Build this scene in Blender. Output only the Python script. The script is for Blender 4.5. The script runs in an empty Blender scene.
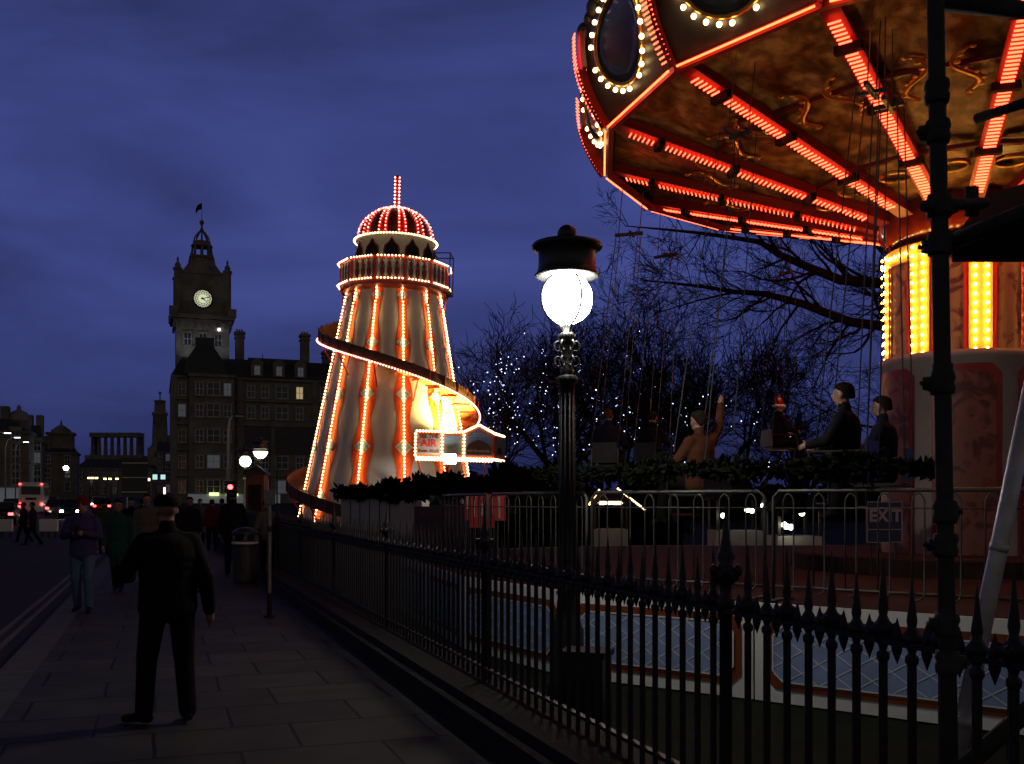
import bpy, math, random
import numpy as np
from mathutils import Vector, Matrix
R = math.radians
random.seed(7)
scene = bpy.context.scene
COL = scene.collection

# ------------------------------------------------------------------ camera
CAMZ, HOR, F = 1.6, 503.0, 1000.0
cam_d = bpy.data.cameras.new('camera'); cam = bpy.data.objects.new('camera', cam_d); COL.objects.link(cam)
cam.location = (0, 0, CAMZ); cam.rotation_euler = (R(90), 0, 0)
cam_d.sensor_width = 36; cam_d.lens = F / 1024 * 36
cam_d.shift_y = (HOR - 382) / 1024
cam_d.clip_start = .05; cam_d.clip_end = 6000
scene.camera = cam

# ------------------------------------------------------------------ dusk sky
world = bpy.data.worlds.new('World'); scene.world = world; world.use_nodes = True
wn, wl = world.node_tree.nodes, world.node_tree.links
wn.clear()
wout = wn.new('ShaderNodeOutputWorld'); bg = wn.new('ShaderNodeBackground')
sky = wn.new('ShaderNodeTexSky'); sky.sky_type = 'NISHITA'; sky.sun_disc = False
sky.sun_elevation = R(-4); sky.sun_rotation = R(200); sky.ozone_density = 6
geo = wn.new('ShaderNodeTexCoord')
mp = wn.new('ShaderNodeMapping'); mp.inputs['Scale'].default_value = (1.0, 1.0, 3.4); mp.inputs['Rotation'].default_value = (0, R(7), 0)
wl.new(geo.outputs['Generated'], mp.inputs['Vector'])
n1 = wn.new('ShaderNodeTexNoise'); n1.inputs['Scale'].default_value = 2.3; n1.inputs['Detail'].default_value = 7; n1.inputs['Roughness'].default_value = .52
n1.inputs['Distortion'].default_value = .5
wl.new(mp.outputs['Vector'], n1.inputs['Vector'])
cr = wn.new('ShaderNodeValToRGB')
e = cr.color_ramp.elements
e[0].position = .33; e[0].color = (.025, .033, .122, 1)
e[1].position = .68; e[1].color = (.055, .073, .268, 1)
wl.new(n1.outputs['Fac'], cr.inputs['Fac'])
sep = wn.new('ShaderNodeSeparateXYZ'); wl.new(geo.outputs['Generated'], sep.inputs['Vector'])
hr = wn.new('ShaderNodeValToRGB'); h = hr.color_ramp.elements       # dusk air: deeper near the horizon, lighter mid sky
h[0].position = .0; h[0].color = (.36, .36, .39, 1)
h[1].position = .95; h[1].color = (.05, .05, .05, 1)
for p, v in ((.09, .60), (.18, .86), (.28, 1.0), (.46, .80), (.60, .18)):
    q = hr.color_ramp.elements.new(p); q.color = (v, v, v, 1)
wl.new(sep.outputs['Z'], hr.inputs['Fac'])
mul = wn.new('ShaderNodeMix'); mul.data_type = 'RGBA'; mul.blend_type = 'MULTIPLY'; mul.inputs['Factor'].default_value = 1
dirn = wn.new('ShaderNodeMapRange'); wl.new(sep.outputs['Y'], dirn.inputs['Value'])       # blue dusk ahead, grey town-lit cloud behind us
dirn.inputs['From Min'].default_value = -.35; dirn.inputs['From Max'].default_value = .5
mu2 = wn.new('ShaderNodeMix'); mu2.data_type = 'RGBA'
wl.new(dirn.outputs['Result'], mu2.inputs['Factor']); mu2.inputs[6].default_value = (.105, .092, .088, 1); wl.new(cr.outputs['Color'], mu2.inputs[7])
wl.new(mu2.outputs[2], mul.inputs[6]); wl.new(hr.outputs['Color'], mul.inputs[7])
sk = wn.new('ShaderNodeMix'); sk.data_type = 'RGBA'; sk.blend_type = 'ADD'; sk.inputs['Factor'].default_value = .05
wl.new(mul.outputs[2], sk.inputs[6]); wl.new(sky.outputs['Color'], sk.inputs[7])
wl.new(sk.outputs[2], bg.inputs['Color']); bg.inputs['Strength'].default_value = 1.09
wl.new(bg.outputs['Background'], wout.inputs['Surface'])

sun_d = bpy.data.lights.new('sun', 'SUN'); sun = bpy.data.objects.new('sun', sun_d); COL.objects.link(sun)
sun_d.energy = .012; sun_d.angle = R(40); sun_d.color = (.75, .82, 1)
sun.rotation_euler = (R(50), 0, R(160)); sun.location = (0, 0, 60)

scene.view_settings.view_transform = 'Standard'; scene.view_settings.look = 'None'
scene.view_settings.exposure = 0; scene.view_settings.gamma = 1; scene.view_settings.use_curve_mapping = False
scene.render.engine = 'CYCLES'
cy = scene.cycles
cy.use_denoising = True
try: cy.denoiser = 'OPENIMAGEDENOISE'
except Exception: pass
cy.use_light_tree = True
cy.max_bounces = 5; cy.diffuse_bounces = 2; cy.glossy_bounces = 3; cy.transmission_bounces = 2; cy.volume_bounces = 0
cy.sample_clamp_indirect = 2.0; cy.sample_clamp_direct = 0
cy.caustics_reflective = False; cy.caustics_refractive = False

# ------------------------------------------------------------------ coordinates
ST = math.atan2(.3345, .9424)                       # street heading, turned left of the view
DV = Vector((-.3345, .9424, 0)); NV = Vector((.9424, .3345, 0))
def S(t, s, z=0): return NV * t + DV * s + Vector((0, 0, z))
def W(px, py, Y): return Vector(((px - 512) / F * Y, Y, CAMZ + (HOR - py) / F * Y))
def V(*a): return Vector(a)
def road_rise(s): return max(0.0, s - 40) * .012

# ------------------------------------------------------------------ materials
def mat(name, col, rough=.6, metal=0.0, var=.25, scale=6.0, bump=0.0, spec=.5, coat=0.0):
    m = bpy.data.materials.new(name); m.use_nodes = True
    nt = m.node_tree; b = nt.nodes['Principled BSDF']
    b.inputs['Roughness'].default_value = rough; b.inputs['Metallic'].default_value = metal
    b.inputs['Specular IOR Level'].default_value = min(spec, .14) if rough >= .8 else spec
    b.inputs['Coat Weight'].default_value = coat
    tc = nt.nodes.new('ShaderNodeTexCoord')
    n = nt.nodes.new('ShaderNodeTexNoise'); n.inputs['Scale'].default_value = scale; n.inputs['Detail'].default_value = 6; n.inputs['Roughness'].default_value = .6
    nt.links.new(tc.outputs['Object'], n.inputs['Vector'])
    r = nt.nodes.new('ShaderNodeValToRGB'); el = r.color_ramp.elements
    el[0].position = .3; el[1].position = .7
    el[0].color = (*[c * (1 - var) for c in col], 1); el[1].color = (*[min(1, c * (1 + var)) for c in col], 1)
    nt.links.new(n.outputs['Fac'], r.inputs['Fac']); nt.links.new(r.outputs['Color'], b.inputs['Base Color'])
    if bump:
        bp = nt.nodes.new('ShaderNodeBump'); bp.inputs['Strength'].default_value = bump; bp.inputs['Distance'].default_value = .02
        nt.links.new(n.outputs['Fac'], bp.inputs['Height']); nt.links.new(bp.outputs['Normal'], b.inputs['Normal'])
    return m
def glow(name, col, strength, base=(.5, .5, .5)):
    m = bpy.data.materials.new(name); m.use_nodes = True
    b = m.node_tree.nodes['Principled BSDF']
    b.inputs['Base Color'].default_value = (*base, 1); b.inputs['Roughness'].default_value = .4
    b.inputs['Emission Color'].default_value = (*col, 1); b.inputs['Emission Strength'].default_value = strength
    return m
def node(m, kind, **kw):
    n = m.node_tree.nodes.new(kind)
    for k, v in kw.items():
        if k in n.inputs: n.inputs[k].default_value = v
        else: setattr(n, k, v)
    return n

M = {}
M['iron'] = mat('black_iron', (.010, .010, .0105), .52, .0, .3, 30, .15, .45)
M['dark_metal'] = mat('dark_metal', (.02, .021, .022), .4, .0, .3, 12, .1)
M['galv'] = mat('galvanised_steel', (.62, .62, .60), .5, .2, .25, 9, .1)
M['post_grey'] = mat('post_grey', (.10, .10, .10), .6, .2, .2, 9, .1)
M['barrier'] = mat('barrier_steel', (.075, .078, .074), .5, .4, .3, 9, .1)
M['tube'] = mat('scaffold_steel', (.05, .05, .047), .75, .0, .35, 14, .2, .25)
M['stone'] = mat('soot_stone', (.23, .195, .16), .9, 0, .35, .35, .3)
M['stone_pale'] = mat('stone_pale', (.30, .27, .23), .9, 0, .3, .5, .3)
M['slate'] = mat('slate_roof', (.045, .047, .055), .6, 0, .3, 2.0, .2)
M['granite'] = mat('granite', (.022, .023, .021), .85, 0, .25, 18, .25)
M['concrete'] = mat('plinth_stone', (.02, .021, .019), .85, 0, .35, 7, .4)
M['asphalt'] = mat('asphalt', (.038, .038, .038), .8, 0, .3, 25, .4)
M['earth'] = mat('park_earth', (.009, .013, .007), .95, 0, .5, 3, .6)
M['hillgrass'] = mat('hill_grass', (.02, .026, .014), .95, 0, .4, .05, .2)
M['yellow'] = mat('road_yellow', (.11, .095, .05), .7, 0, .3, 10, .1)
M['white'] = mat('white_paint', (.74, .73, .70), .45, 0, .08, 3, .03)
M['cream'] = mat('cream_canvas', (.77, .78, .73), .6, 0, .1, 1.1, .08)
M['orange'] = mat('orange_paint', (.80, .12, .018), .4, 0, .12, 2.5, .03)
M['red'] = mat('red_paint', (.62, .025, .022), .38, 0, .2, 4, .03)
M['darkred'] = mat('dark_red_paint', (.17, .02, .015), .4, 0, .25, 4, .03)
M['paleblue'] = mat('pale_blue_paint', (.26, .44, .58), .45, 0, .12, 4, .02)
M['tan'] = mat('tan_plank', (.52, .27, .07), .55, 0, .25, 5, .1)
M['brown'] = mat('brown_board', (.075, .034, .02), .6, 0, .4, 5, .2)
M['rust'] = mat('rust_panel', (.075, .022, .011), .55, 0, .35, 3.5, .1)
M['void'] = mat('dark_interior', (.012, .011, .011), .8, 0, .2, 5)
M['glass'] = mat('dark_glass', (.03, .034, .045), .12, 0, .2, .6, 0, .8)
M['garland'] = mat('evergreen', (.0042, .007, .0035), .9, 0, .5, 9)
M['bark'] = mat('bark', (.009, .0075, .0065), .9, 0, .3, 12, .4)
M['deck'] = mat('deck_boards', (.03, .016, .013), .9, 0, .35, 5, .15, .12)
M['bulb_warm'] = glow('bulb_warm', (1, .46, .15), 25.0)
M['bulb_white'] = glow('bulb_soft_white', (1, .62, .27), 8.5)
M['bulb_red'] = glow('bulb_red', (1, .1, .05), 9.0)
M['bulb_pink'] = glow('bulb_pink', (1, .36, .27), 8.0)
M['led_red'] = glow('lamp_tube_red', (1, .06, .022), 8.0)
M['neon_red'] = glow('neon_red', (1, .10, .025), 6.5)
M['bulb_amber'] = glow('bulb_amber', (1, .5, .10), 46.0)
M['globe'] = glow('lamp_globe', (1, .93, .80), 80.0)
M['globe_far'] = glow('lamp_globe_far', (1, .90, .62), 9.0)
M['flood'] = glow('floodlight_lens', (.92, .96, 1), 60.0)
M['fairy'] = glow('fairy_bulb', (.52, .62, 1), 6.5)
M['tail'] = glow('tail_light', (1, .03, .03), 18.0)
M['head'] = glow('head_light', (1, .88, .66), 45.0)
M['sodium'] = glow('yellow_lamp', (1, .74, .3), 5.0)
M['street_white'] = glow('street_lamp_white', (.86, .95, 1), 5.0)
M['mercury'] = glow('bright_lamp', (.75, 1, .93), 40.0)
M['lit_window'] = glow('lit_window', (1, .75, .38), .35)
M['dim_window'] = glow('dim_window', (.7, .85, 1), .035)
M['shop'] = glow('lit_shopfront', (.62, .72, .8), .07)
M['sign_green'] = glow('lit_sign', (.8, 1, .3), 2.5)
M['sign_cyan'] = glow('lit_sign_cyan', (.55, .9, .9), .9)
M['clock'] = glow('clock_dial', (.92, 1, .64), .66, (.7, .7, .6))

# ------------------------------------------------------------------ mesh builder
class MB:
    def __init__(s): s.v = []; s.f = []; s.mi = []; s.cur = 0; s.mats = []
    def use(s, m):
        if m not in s.mats: s.mats.append(m)
        s.cur = s.mats.index(m); return s
    def add(s, vs, fs):
        o = len(s.v); s.v.extend([tuple(x) for x in vs])
        for f in fs: s.f.append(tuple(i + o for i in f)); s.mi.append(s.cur)
        return s
    def box(s, c, size, rz=0.0, mtx=None):
        x, y, z = size[0] / 2, size[1] / 2, size[2] / 2
        m = mtx or Matrix.Rotation(rz, 3, 'Z'); c = Vector(c)
        vs = [c + m @ Vector(p) for p in ((-x, -y, -z), (x, -y, -z), (x, y, -z), (-x, y, -z), (-x, -y, z), (x, -y, z), (x, y, z), (-x, y, z))]
        return s.add(vs, [(0, 3, 2, 1), (4, 5, 6, 7), (0, 1, 5, 4), (1, 2, 6, 5), (2, 3, 7, 6), (3, 0, 4, 7)])
    def beam(s, a, b, w, h, up=(0, 0, 1)):
        a, b = Vector(a), Vector(b); d = (b - a).normalized(); up = Vector(up)
        if abs(d.dot(up)) > .99: up = Vector((1, 0, 0))
        r = d.cross(up).normalized(); u = r.cross(d)
        vs = []
        for p in (a, b):
            for i, j in ((-1, -1), (1, -1), (1, 1), (-1, 1)): vs.append(p + r * (i * w / 2) + u * (j * h / 2))
        return s.add(vs, [(0, 1, 2, 3), (7, 6, 5, 4), (0, 4, 5, 1), (1, 5, 6, 2), (2, 6, 7, 3), (3, 7, 4, 0)])
    def path(s, pts, rad, n=8, cap=True, closed=False):
        pts = [Vector(p) for p in pts]; k = len(pts)
        if not hasattr(rad, '__len__'): rad = [rad] * k
        vs = []; fs = []; pu = None
        for i, p in enumerate(pts):
            if closed: d = pts[(i + 1) % k] - pts[i - 1]
            else: d = pts[min(i + 1, k - 1)] - pts[max(i - 1, 0)]
            d = d.normalized() if d.length > 1e-9 else Vector((0, 0, 1))
            if pu is None: pu = Vector((1, 0, 0)) if abs(d.x) < .8 else Vector((0, 1, 0))
            r = d.cross(pu).normalized(); pu = r.cross(d).normalized()
            for j in range(n):
                a = 2 * math.pi * j / n
                vs.append(p + (r * math.cos(a) + pu * math.sin(a)) * rad[i])
        m = k if closed else k - 1
        for i in range(m):
            q = (i + 1) % k
            for j in range(n): fs.append((i * n + j, i * n + (j + 1) % n, q * n + (j + 1) % n, q * n + j))
        if cap and not closed:
            fs.append(tuple(range(n))[::-1]); fs.append(tuple((k - 1) * n + j for j in range(n)))
        return s.add(vs, fs)
    def tube(s, a, b, r0, r1=None, n=10): return s.path([a, b], [r0, r0 if r1 is None else r1], n)
    def lathe(s, prof, n=32, c=(0, 0, 0), a0=0.0, a1=2 * math.pi, caps=False):
        full = abs(a1 - a0 - 2 * math.pi) < 1e-6; m = n if full else n + 1; c = Vector(c); vs = []; fs = []
        for (r, z) in prof:
            for j in range(m):
                a = a0 + (a1 - a0) * j / n; vs.append(c + Vector((r * math.cos(a), r * math.sin(a), z)))
        for i in range(len(prof) - 1):
            for j in range(n):
                q = (j + 1) % m; fs.append((i * m + j, i * m + q, (i + 1) * m + q, (i + 1) * m + j))
        if caps: fs.append(tuple(range(m))[::-1]); fs.append(tuple((len(prof) - 1) * m + j for j in range(m)))
        return s.add(vs, fs)
    def ball(s, c, r, n=12, m=8, sc=(1, 1, 1)):
        c = Vector(c); vs = [c + Vector((0, 0, -r * sc[2]))]; fs = []
        for i in range(1, m):
            b = -math.pi / 2 + math.pi * i / m
            for j in range(n):
                a = 2 * math.pi * j / n
                vs.append(c + Vector((r * sc[0] * math.cos(b) * math.cos(a), r * sc[1] * math.cos(b) * math.sin(a), r * sc[2] * math.sin(b))))
        vs.append(c + Vector((0, 0, r * sc[2]))); top = len(vs) - 1
        for j in range(n):
            fs.append((0, 1 + (j + 1) % n, 1 + j)); fs.append((top, 1 + (m - 2) * n + j, 1 + (m - 2) * n + (j + 1) % n))
        for i in range(m - 2):
            for j in range(n): fs.append((1 + i * n + j, 1 + i * n + (j + 1) % n, 1 + (i + 1) * n + (j + 1) % n, 1 + (i + 1) * n + j))
        return s.add(vs, fs)
    def octa(s, c, r):
        c = Vector(c)
        vs = [c + Vector(p) * r for p in ((1, 0, 0), (0, 1, 0), (-1, 0, 0), (0, -1, 0), (0, 0, 1), (0, 0, -1))]
        return s.add(vs, [(0, 1, 4), (1, 2, 4), (2, 3, 4), (3, 0, 4), (1, 0, 5), (2, 1, 5), (3, 2, 5), (0, 3, 5)])
    def prism(s, poly, z0, z1):
        n = len(poly)
        vs = [(p[0], p[1], z0) for p in poly] + [(p[0], p[1], z1) for p in poly]
        return s.add(vs, [tuple(range(n))[::-1], tuple(range(n, 2 * n))] + [(i, (i + 1) % n, n + (i + 1) % n, n + i) for i in range(n)])
    def plate(s, poly, mtx, th):
        """a flat outline (x, y) extruded by th along the local z of the 4x4 matrix"""
        n = len(poly)
        vs = [mtx @ Vector((p[0], p[1], 0)) for p in poly] + [mtx @ Vector((p[0], p[1], th)) for p in poly]
        return s.add(vs, [tuple(range(n))[::-1], tuple(range(n, 2 * n))] + [(i, (i + 1) % n, n + (i + 1) % n, n + i) for i in range(n)])
    def mesh(s, name, mats=None, smooth=False):
        me = bpy.data.meshes.new(name); me.from_pydata(s.v, [], s.f)
        ms = mats if mats is not None else s.mats
        if not isinstance(ms, (list, tuple)): ms = [ms]
        for m in ms: me.materials.append(M[m] if isinstance(m, str) else m)
        if len(ms) > 1: me.polygons.foreach_set('material_index', s.mi)
        if smooth: me.polygons.foreach_set('use_smooth', [True] * len(me.polygons))
        me.update(); return me
    def build(s, name, mats=None, parent=None, smooth=False):
        return inst(name, s.mesh(name, mats, smooth), parent)

def inst(name, me, parent=None, loc=(0, 0, 0), rz=0.0, scale=None):
    o = bpy.data.objects.new(name, me); COL.objects.link(o)
    o.parent = parent; o.location = loc; o.rotation_euler = (0, 0, rz)
    if scale: o.scale = scale
    return o
def tag(o, label=None, cat=None, group=None, kind=None):
    if label: o['label'] = label
    if cat: o['category'] = cat
    if group: o['group'] = group
    if kind: o['kind'] = kind
    return o
def thing(name, label, cat, loc=(0, 0, 0), rz=0.0, group=None):
    return tag(inst(name, None, None, loc, rz), label, cat, group)
def struct(o): o['kind'] = 'structure'; return o
def lettering(txt, size, matname, parent, mtx, align='CENTER', ext=.004):
    c = bpy.data.curves.new('lettering', 'FONT'); c.body = txt; c.size = size; c.align_x = align; c.align_y = 'CENTER'; c.extrude = ext; c.offset = size * .03
    tmp = bpy.data.objects.new('lettering', c); COL.objects.link(tmp)
    dg = bpy.context.evaluated_depsgraph_get(); me = bpy.data.meshes.new_from_object(tmp.evaluated_get(dg)); bpy.data.objects.remove(tmp)
    me.materials.clear(); me.materials.append(M[matname]); o = bpy.data.objects.new('lettering', me); COL.objects.link(o)
    o.parent = parent; o.matrix_local = mtx; return o
def frame_matrix(o, x, y):
    """4x4 with the given x and y axes and origin o"""
    x = Vector(x).normalized(); y = Vector(y); y = (y - x * y.dot(x)).normalized(); z = x.cross(y)
    m = Matrix((x, y, z)).transposed().to_4x4(); m.translation = Vector(o); return m

# ------------------------------------------------------------------ ground, road, pavement
def strip(name, t0, t1, s0, s1, z, m, thick=0.0, step=10.0, tref=0.0):
    """a long surface along the street; local x = across, local y = along"""
    b = MB(); n = max(1, int((s1 - s0) / step)); vs = []; fs = []
    for i in range(n + 1):
        s = s0 + (s1 - s0) * i / n; zz = z + road_rise(s)
        vs += [(t0, s, zz), (t1, s, zz), (t1, s, zz - thick - .01), (t0, s, zz - thick - .01)]
    for i in range(n):
        a = i * 4; c = a + 4
        fs.append((a, a + 1, c + 1, c))
        if thick: fs += [(a + 1, a + 2, c + 2, c + 1), (a + 3, a, c, c + 3)]
    if thick: fs += [(0, 3, 2, 1), (n * 4, n * 4 + 1, n * 4 + 2, n * 4 + 3)]
    b.add(vs, fs); o = b.build(name, [m]); o.rotation_euler = (0, 0, ST); return struct(o)

def slab_material():
    m = bpy.data.materials.new('paving_slabs'); m.use_nodes = True; nt = m.node_tree; b = nt.nodes['Principled BSDF']
    tc = node(m, 'ShaderNodeTexCoord')
    br = node(m, 'ShaderNodeTexBrick'); br.inputs['Scale'].default_value = 1.0
    br.inputs['Color1'].default_value = (.030, .034, .027, 1); br.inputs['Color2'].default_value = (.050, .054, .044, 1); br.inputs['Mortar'].default_value = (.003, .003, .003, 1)
    br.inputs['Mortar Size'].default_value = .015; br.inputs['Mortar Smooth'].default_value = .3
    br.inputs['Brick Width'].default_value = .92; br.inputs['Row Height'].default_value = .74; br.offset = .43
    n0 = node(m, 'ShaderNodeTexNoise'); n0.inputs['Scale'].default_value = 1.3; n0.inputs['Detail'].default_value = 2
    ad = node(m, 'ShaderNodeVectorMath', operation='MULTIPLY_ADD'); ad.inputs[1].default_value = (.04, .04, 0)
    nt.links.new(tc.outputs['Object'], n0.inputs['Vector']); nt.links.new(n0.outputs['Color'], ad.inputs[0]); nt.links.new(tc.outputs['Object'], ad.inputs[2])
    nt.links.new(ad.outputs['Vector'], br.inputs['Vector'])
    n = node(m, 'ShaderNodeTexNoise'); n.inputs['Scale'].default_value = 2.2; n.inputs['Detail'].default_value = 8
    nt.links.new(tc.outputs['Object'], n.inputs['Vector'])
    mx = node(m, 'ShaderNodeMix', data_type='RGBA', blend_type='MULTIPLY'); mx.inputs['Factor'].default_value = .75
    rr = node(m, 'ShaderNodeValToRGB'); rr.color_ramp.elements[0].position = .35; rr.color_ramp.elements[0].color = (.5, .5, .5, 1); rr.color_ramp.elements[1].position = .62
    nt.links.new(n.outputs['Fac'], rr.inputs['Fac']); nt.links.new(br.outputs['Color'], mx.inputs[6]); nt.links.new(rr.outputs['Color'], mx.inputs[7])
    nt.links.new(mx.outputs[2], b.inputs['Base Color']); b.inputs['Roughness'].default_value = .7; b.inputs['Specular IOR Level'].default_value = .22
    bp = node(m, 'ShaderNodeBump'); bp.inputs['Strength'].default_value = .5; bp.inputs['Distance'].default_value = .01; bp.invert = True
    nt.links.new(br.outputs['Fac'], bp.inputs['Height']); nt.links.new(bp.outputs['Normal'], b.inputs['Normal'])
    return m
M['slabs'] = slab_material()
def kerb_material():
    m = mat('kerb_stones', (.07, .076, .064), .7, 0, .3, 5, .2, .2); nt = m.node_tree
    return m
M['kerb'] = kerb_material()

g = MB(); L = 3000
g.add([(-L, -200, -.5), (L, -200, -.5), (L, L, -.5), (-L, L, -.5)], [(0, 1, 2, 3)])
struct(g.build('ground', ['earth']))
strip('road', -21.0, -1.42, -12, 420, -.12, 'asphalt')
strip('kerb', -1.42, -1.09, -6, 330, 0.0, 'kerb', .14)
strip('pavement', -1.088, 2.0, -6, 330, 0.0, 'slabs', .14)
strip('far_pavement', -27, -21.0, -10, 420, 0.0, 'slabs', .14)
strip('road_marking', -1.80, -1.72, -6, 320, -.114, 'yellow')
strip('road_marking', -1.98, -1.90, -6, 320, -.114, 'yellow')
strip('road_marking', -11.3, -11.15, -6, 320, -.113, 'white')
strip('park_ground', 2.66, 75, -8, 200, -.36, 'earth', 0, 20)
# Calton hill far away
hb = MB(); nx, ny = 60, 14; vs = []; fs = []
def hill_z(px, v):
    pts = [(-400, 8), (-60, 16), (20, 19), (60, 24), (85, 29), (150, 31), (175, 26), (260, 16), (420, 10), (640, 5), (900, 2), (1200, 0)]
    z = 0
    for (a, za), (c, zc) in zip(pts, pts[1:]):
        if a <= px <= c: z = za + (zc - za) * (px - a) / (c - a)
    return z * math.sin(math.pi * min(1, v)) if v < .5 else z * (1 - (v - .5) * .3)
for j in range(ny + 1):
    v = j / ny
    for i in range(nx + 1):
        px = -400 + 1600 * i / nx; Y = 480 + 260 * v
        vs.append(((px - 512) / F * 600 * (1 + .0 * v), Y, -3 + hill_z(px, v) + (1.2 * math.sin(i * 1.7 + j) if j else 0)))
for j in range(ny):
    for i in range(nx): a = j * (nx + 1) + i; fs.append((a, a + 1, a + nx + 2, a + nx + 1))
hb.add(vs, fs); struct(hb.build('hill', ['hillgrass'], smooth=True))
# ------------------------------------------------------------------ iron railing on its plinth
T_R = 2.40
rail = thing('iron_railing', 'long black iron railing with spear finials on a low stone plinth beside the pavement', 'railing', S(T_R, 0, 0), ST)
RS0, RS1, STEP = 1.45, 78.0, .142
b = MB()                                             # plinth: kerb face, then the coping
b.use('concrete').box((-.17, 36, -.12), (.44, 86, .56)); b.use('granite').box((-.05, 36, .19), (.50, 86, .06))
b.build('plinth', None, rail)
b = MB()
b.use('concrete').box((-.375, 36, -.03), (.05, 86, .1)); b.build('gutter_edge', None, rail)
def spear(bm, x, y, zt, big):
    w = 1.25 if big else 1.0
    bm.lathe([(.0155, .2), (.0155, zt - .30 * w)], 8, (x, y, 0))
    z = zt - .30 * w
    prof = [(.0155, z), (.022, z + .012), (.022, z + .03), (.012, z + .04), (.016, z + .055), (.033 * w, z + .085 * w), (.036 * w, z + .095 * w), (.022, z + .115 * w), (.014, z + .13 * w), (.018, z + .15 * w), (.012, z + .2 * w), (.0015, zt)]
    bm.lathe(prof, 8, (x, y, 0))
    if big:                                          # four leaf scrolls round the collar
        for k in range(4):
            a = k * math.pi / 2 + .4; c = Vector((x + .042 * math.cos(a), y + .042 * math.sin(a), z + .115))
            bm.ball(c, .016, 6, 4, (1, 1, 1.5))
bt = MB(); spear(bt, 0, 0, 1.42, True); m_tall = bt.mesh('tall_picket', ['iron'], True)
bs = MB(); spear(bs, 0, 0, 1.35, False); m_short = bs.mesh('picket', ['iron'], True)
bn = MB()
bn.lathe([(.028, .2), (.028, 1.12), (.04, 1.13), (.04, 1.17), (.026, 1.18), (.026, 1.23), (.058, 1.26), (.064, 1.29), (.05, 1.31), (.03, 1.33), (.042, 1.36), (.03, 1.39), (.018, 1.44), (.002, 1.60)], 10)
for k in range(6):
    a = k * math.pi / 3; bn.ball((.062 * math.cos(a), .062 * math.sin(a), 1.30), .02, 6, 4, (1, 1, 1.4))
m_newel = bn.mesh('newel_post', ['iron'], True)
newels = [.4 + 3.5 * k for k in range(1, 23)]
n_bar = int((RS1 - RS0) / STEP); far = MB(); cnt = 0
for i in range(n_bar):
    s = RS0 + i * STEP
    if any(abs(s - q) < .07 for q in newels): continue
    big = i % 2 == 0
    if cnt < 100 and s > 1.9:
        inst('picket', m_tall if big else m_short, rail, (0, s, 0)); cnt += 1
    elif s > 1.9: spear(far, 0, s, 1.42 if big else 1.35, False) if s < 40 else far.lathe([(.012, .2), (.012, 1.2), (.026, 1.22), (.002, 1.40)], 4, (0, s, 0))
tag(far.build('far_pickets', ['iron'], rail), kind='stuff')
for q in newels: inst('newel_post', m_newel, rail, (0, q, 0))
b = MB(); b.beam((0, RS0 - 1, 1.12), (0, RS1, 1.12), .044, .02); b.build('top_rail', ['iron'], rail)
b = MB(); b.beam((0, RS0 - 1, .32), (0, RS1, .32), .04, .02); b.build('bottom_rail', ['iron'], rail)
b = MB()                                             # dart ornaments threaded on the rail between the bars
m_dart = MB().lathe([(.001, 1.045), (.019, 1.095), (.019, 1.145), (.001, 1.205)], 5).mesh('rail_dart', ['iron']); dn = 0
for i in range(n_bar):
    s = RS0 + (i + .5) * STEP
    if s < 30 and s > 1.9:
        if dn < 100: inst('rail_dart', m_dart, rail, (0, s, 0)); dn += 1
        else: b.lathe([(.001, 1.045), (.019, 1.095), (.019, 1.145), (.001, 1.205)], 5, (0, s, 0))
tag(b.build('far_rail_darts', ['iron'], rail), kind='stuff')

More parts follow.
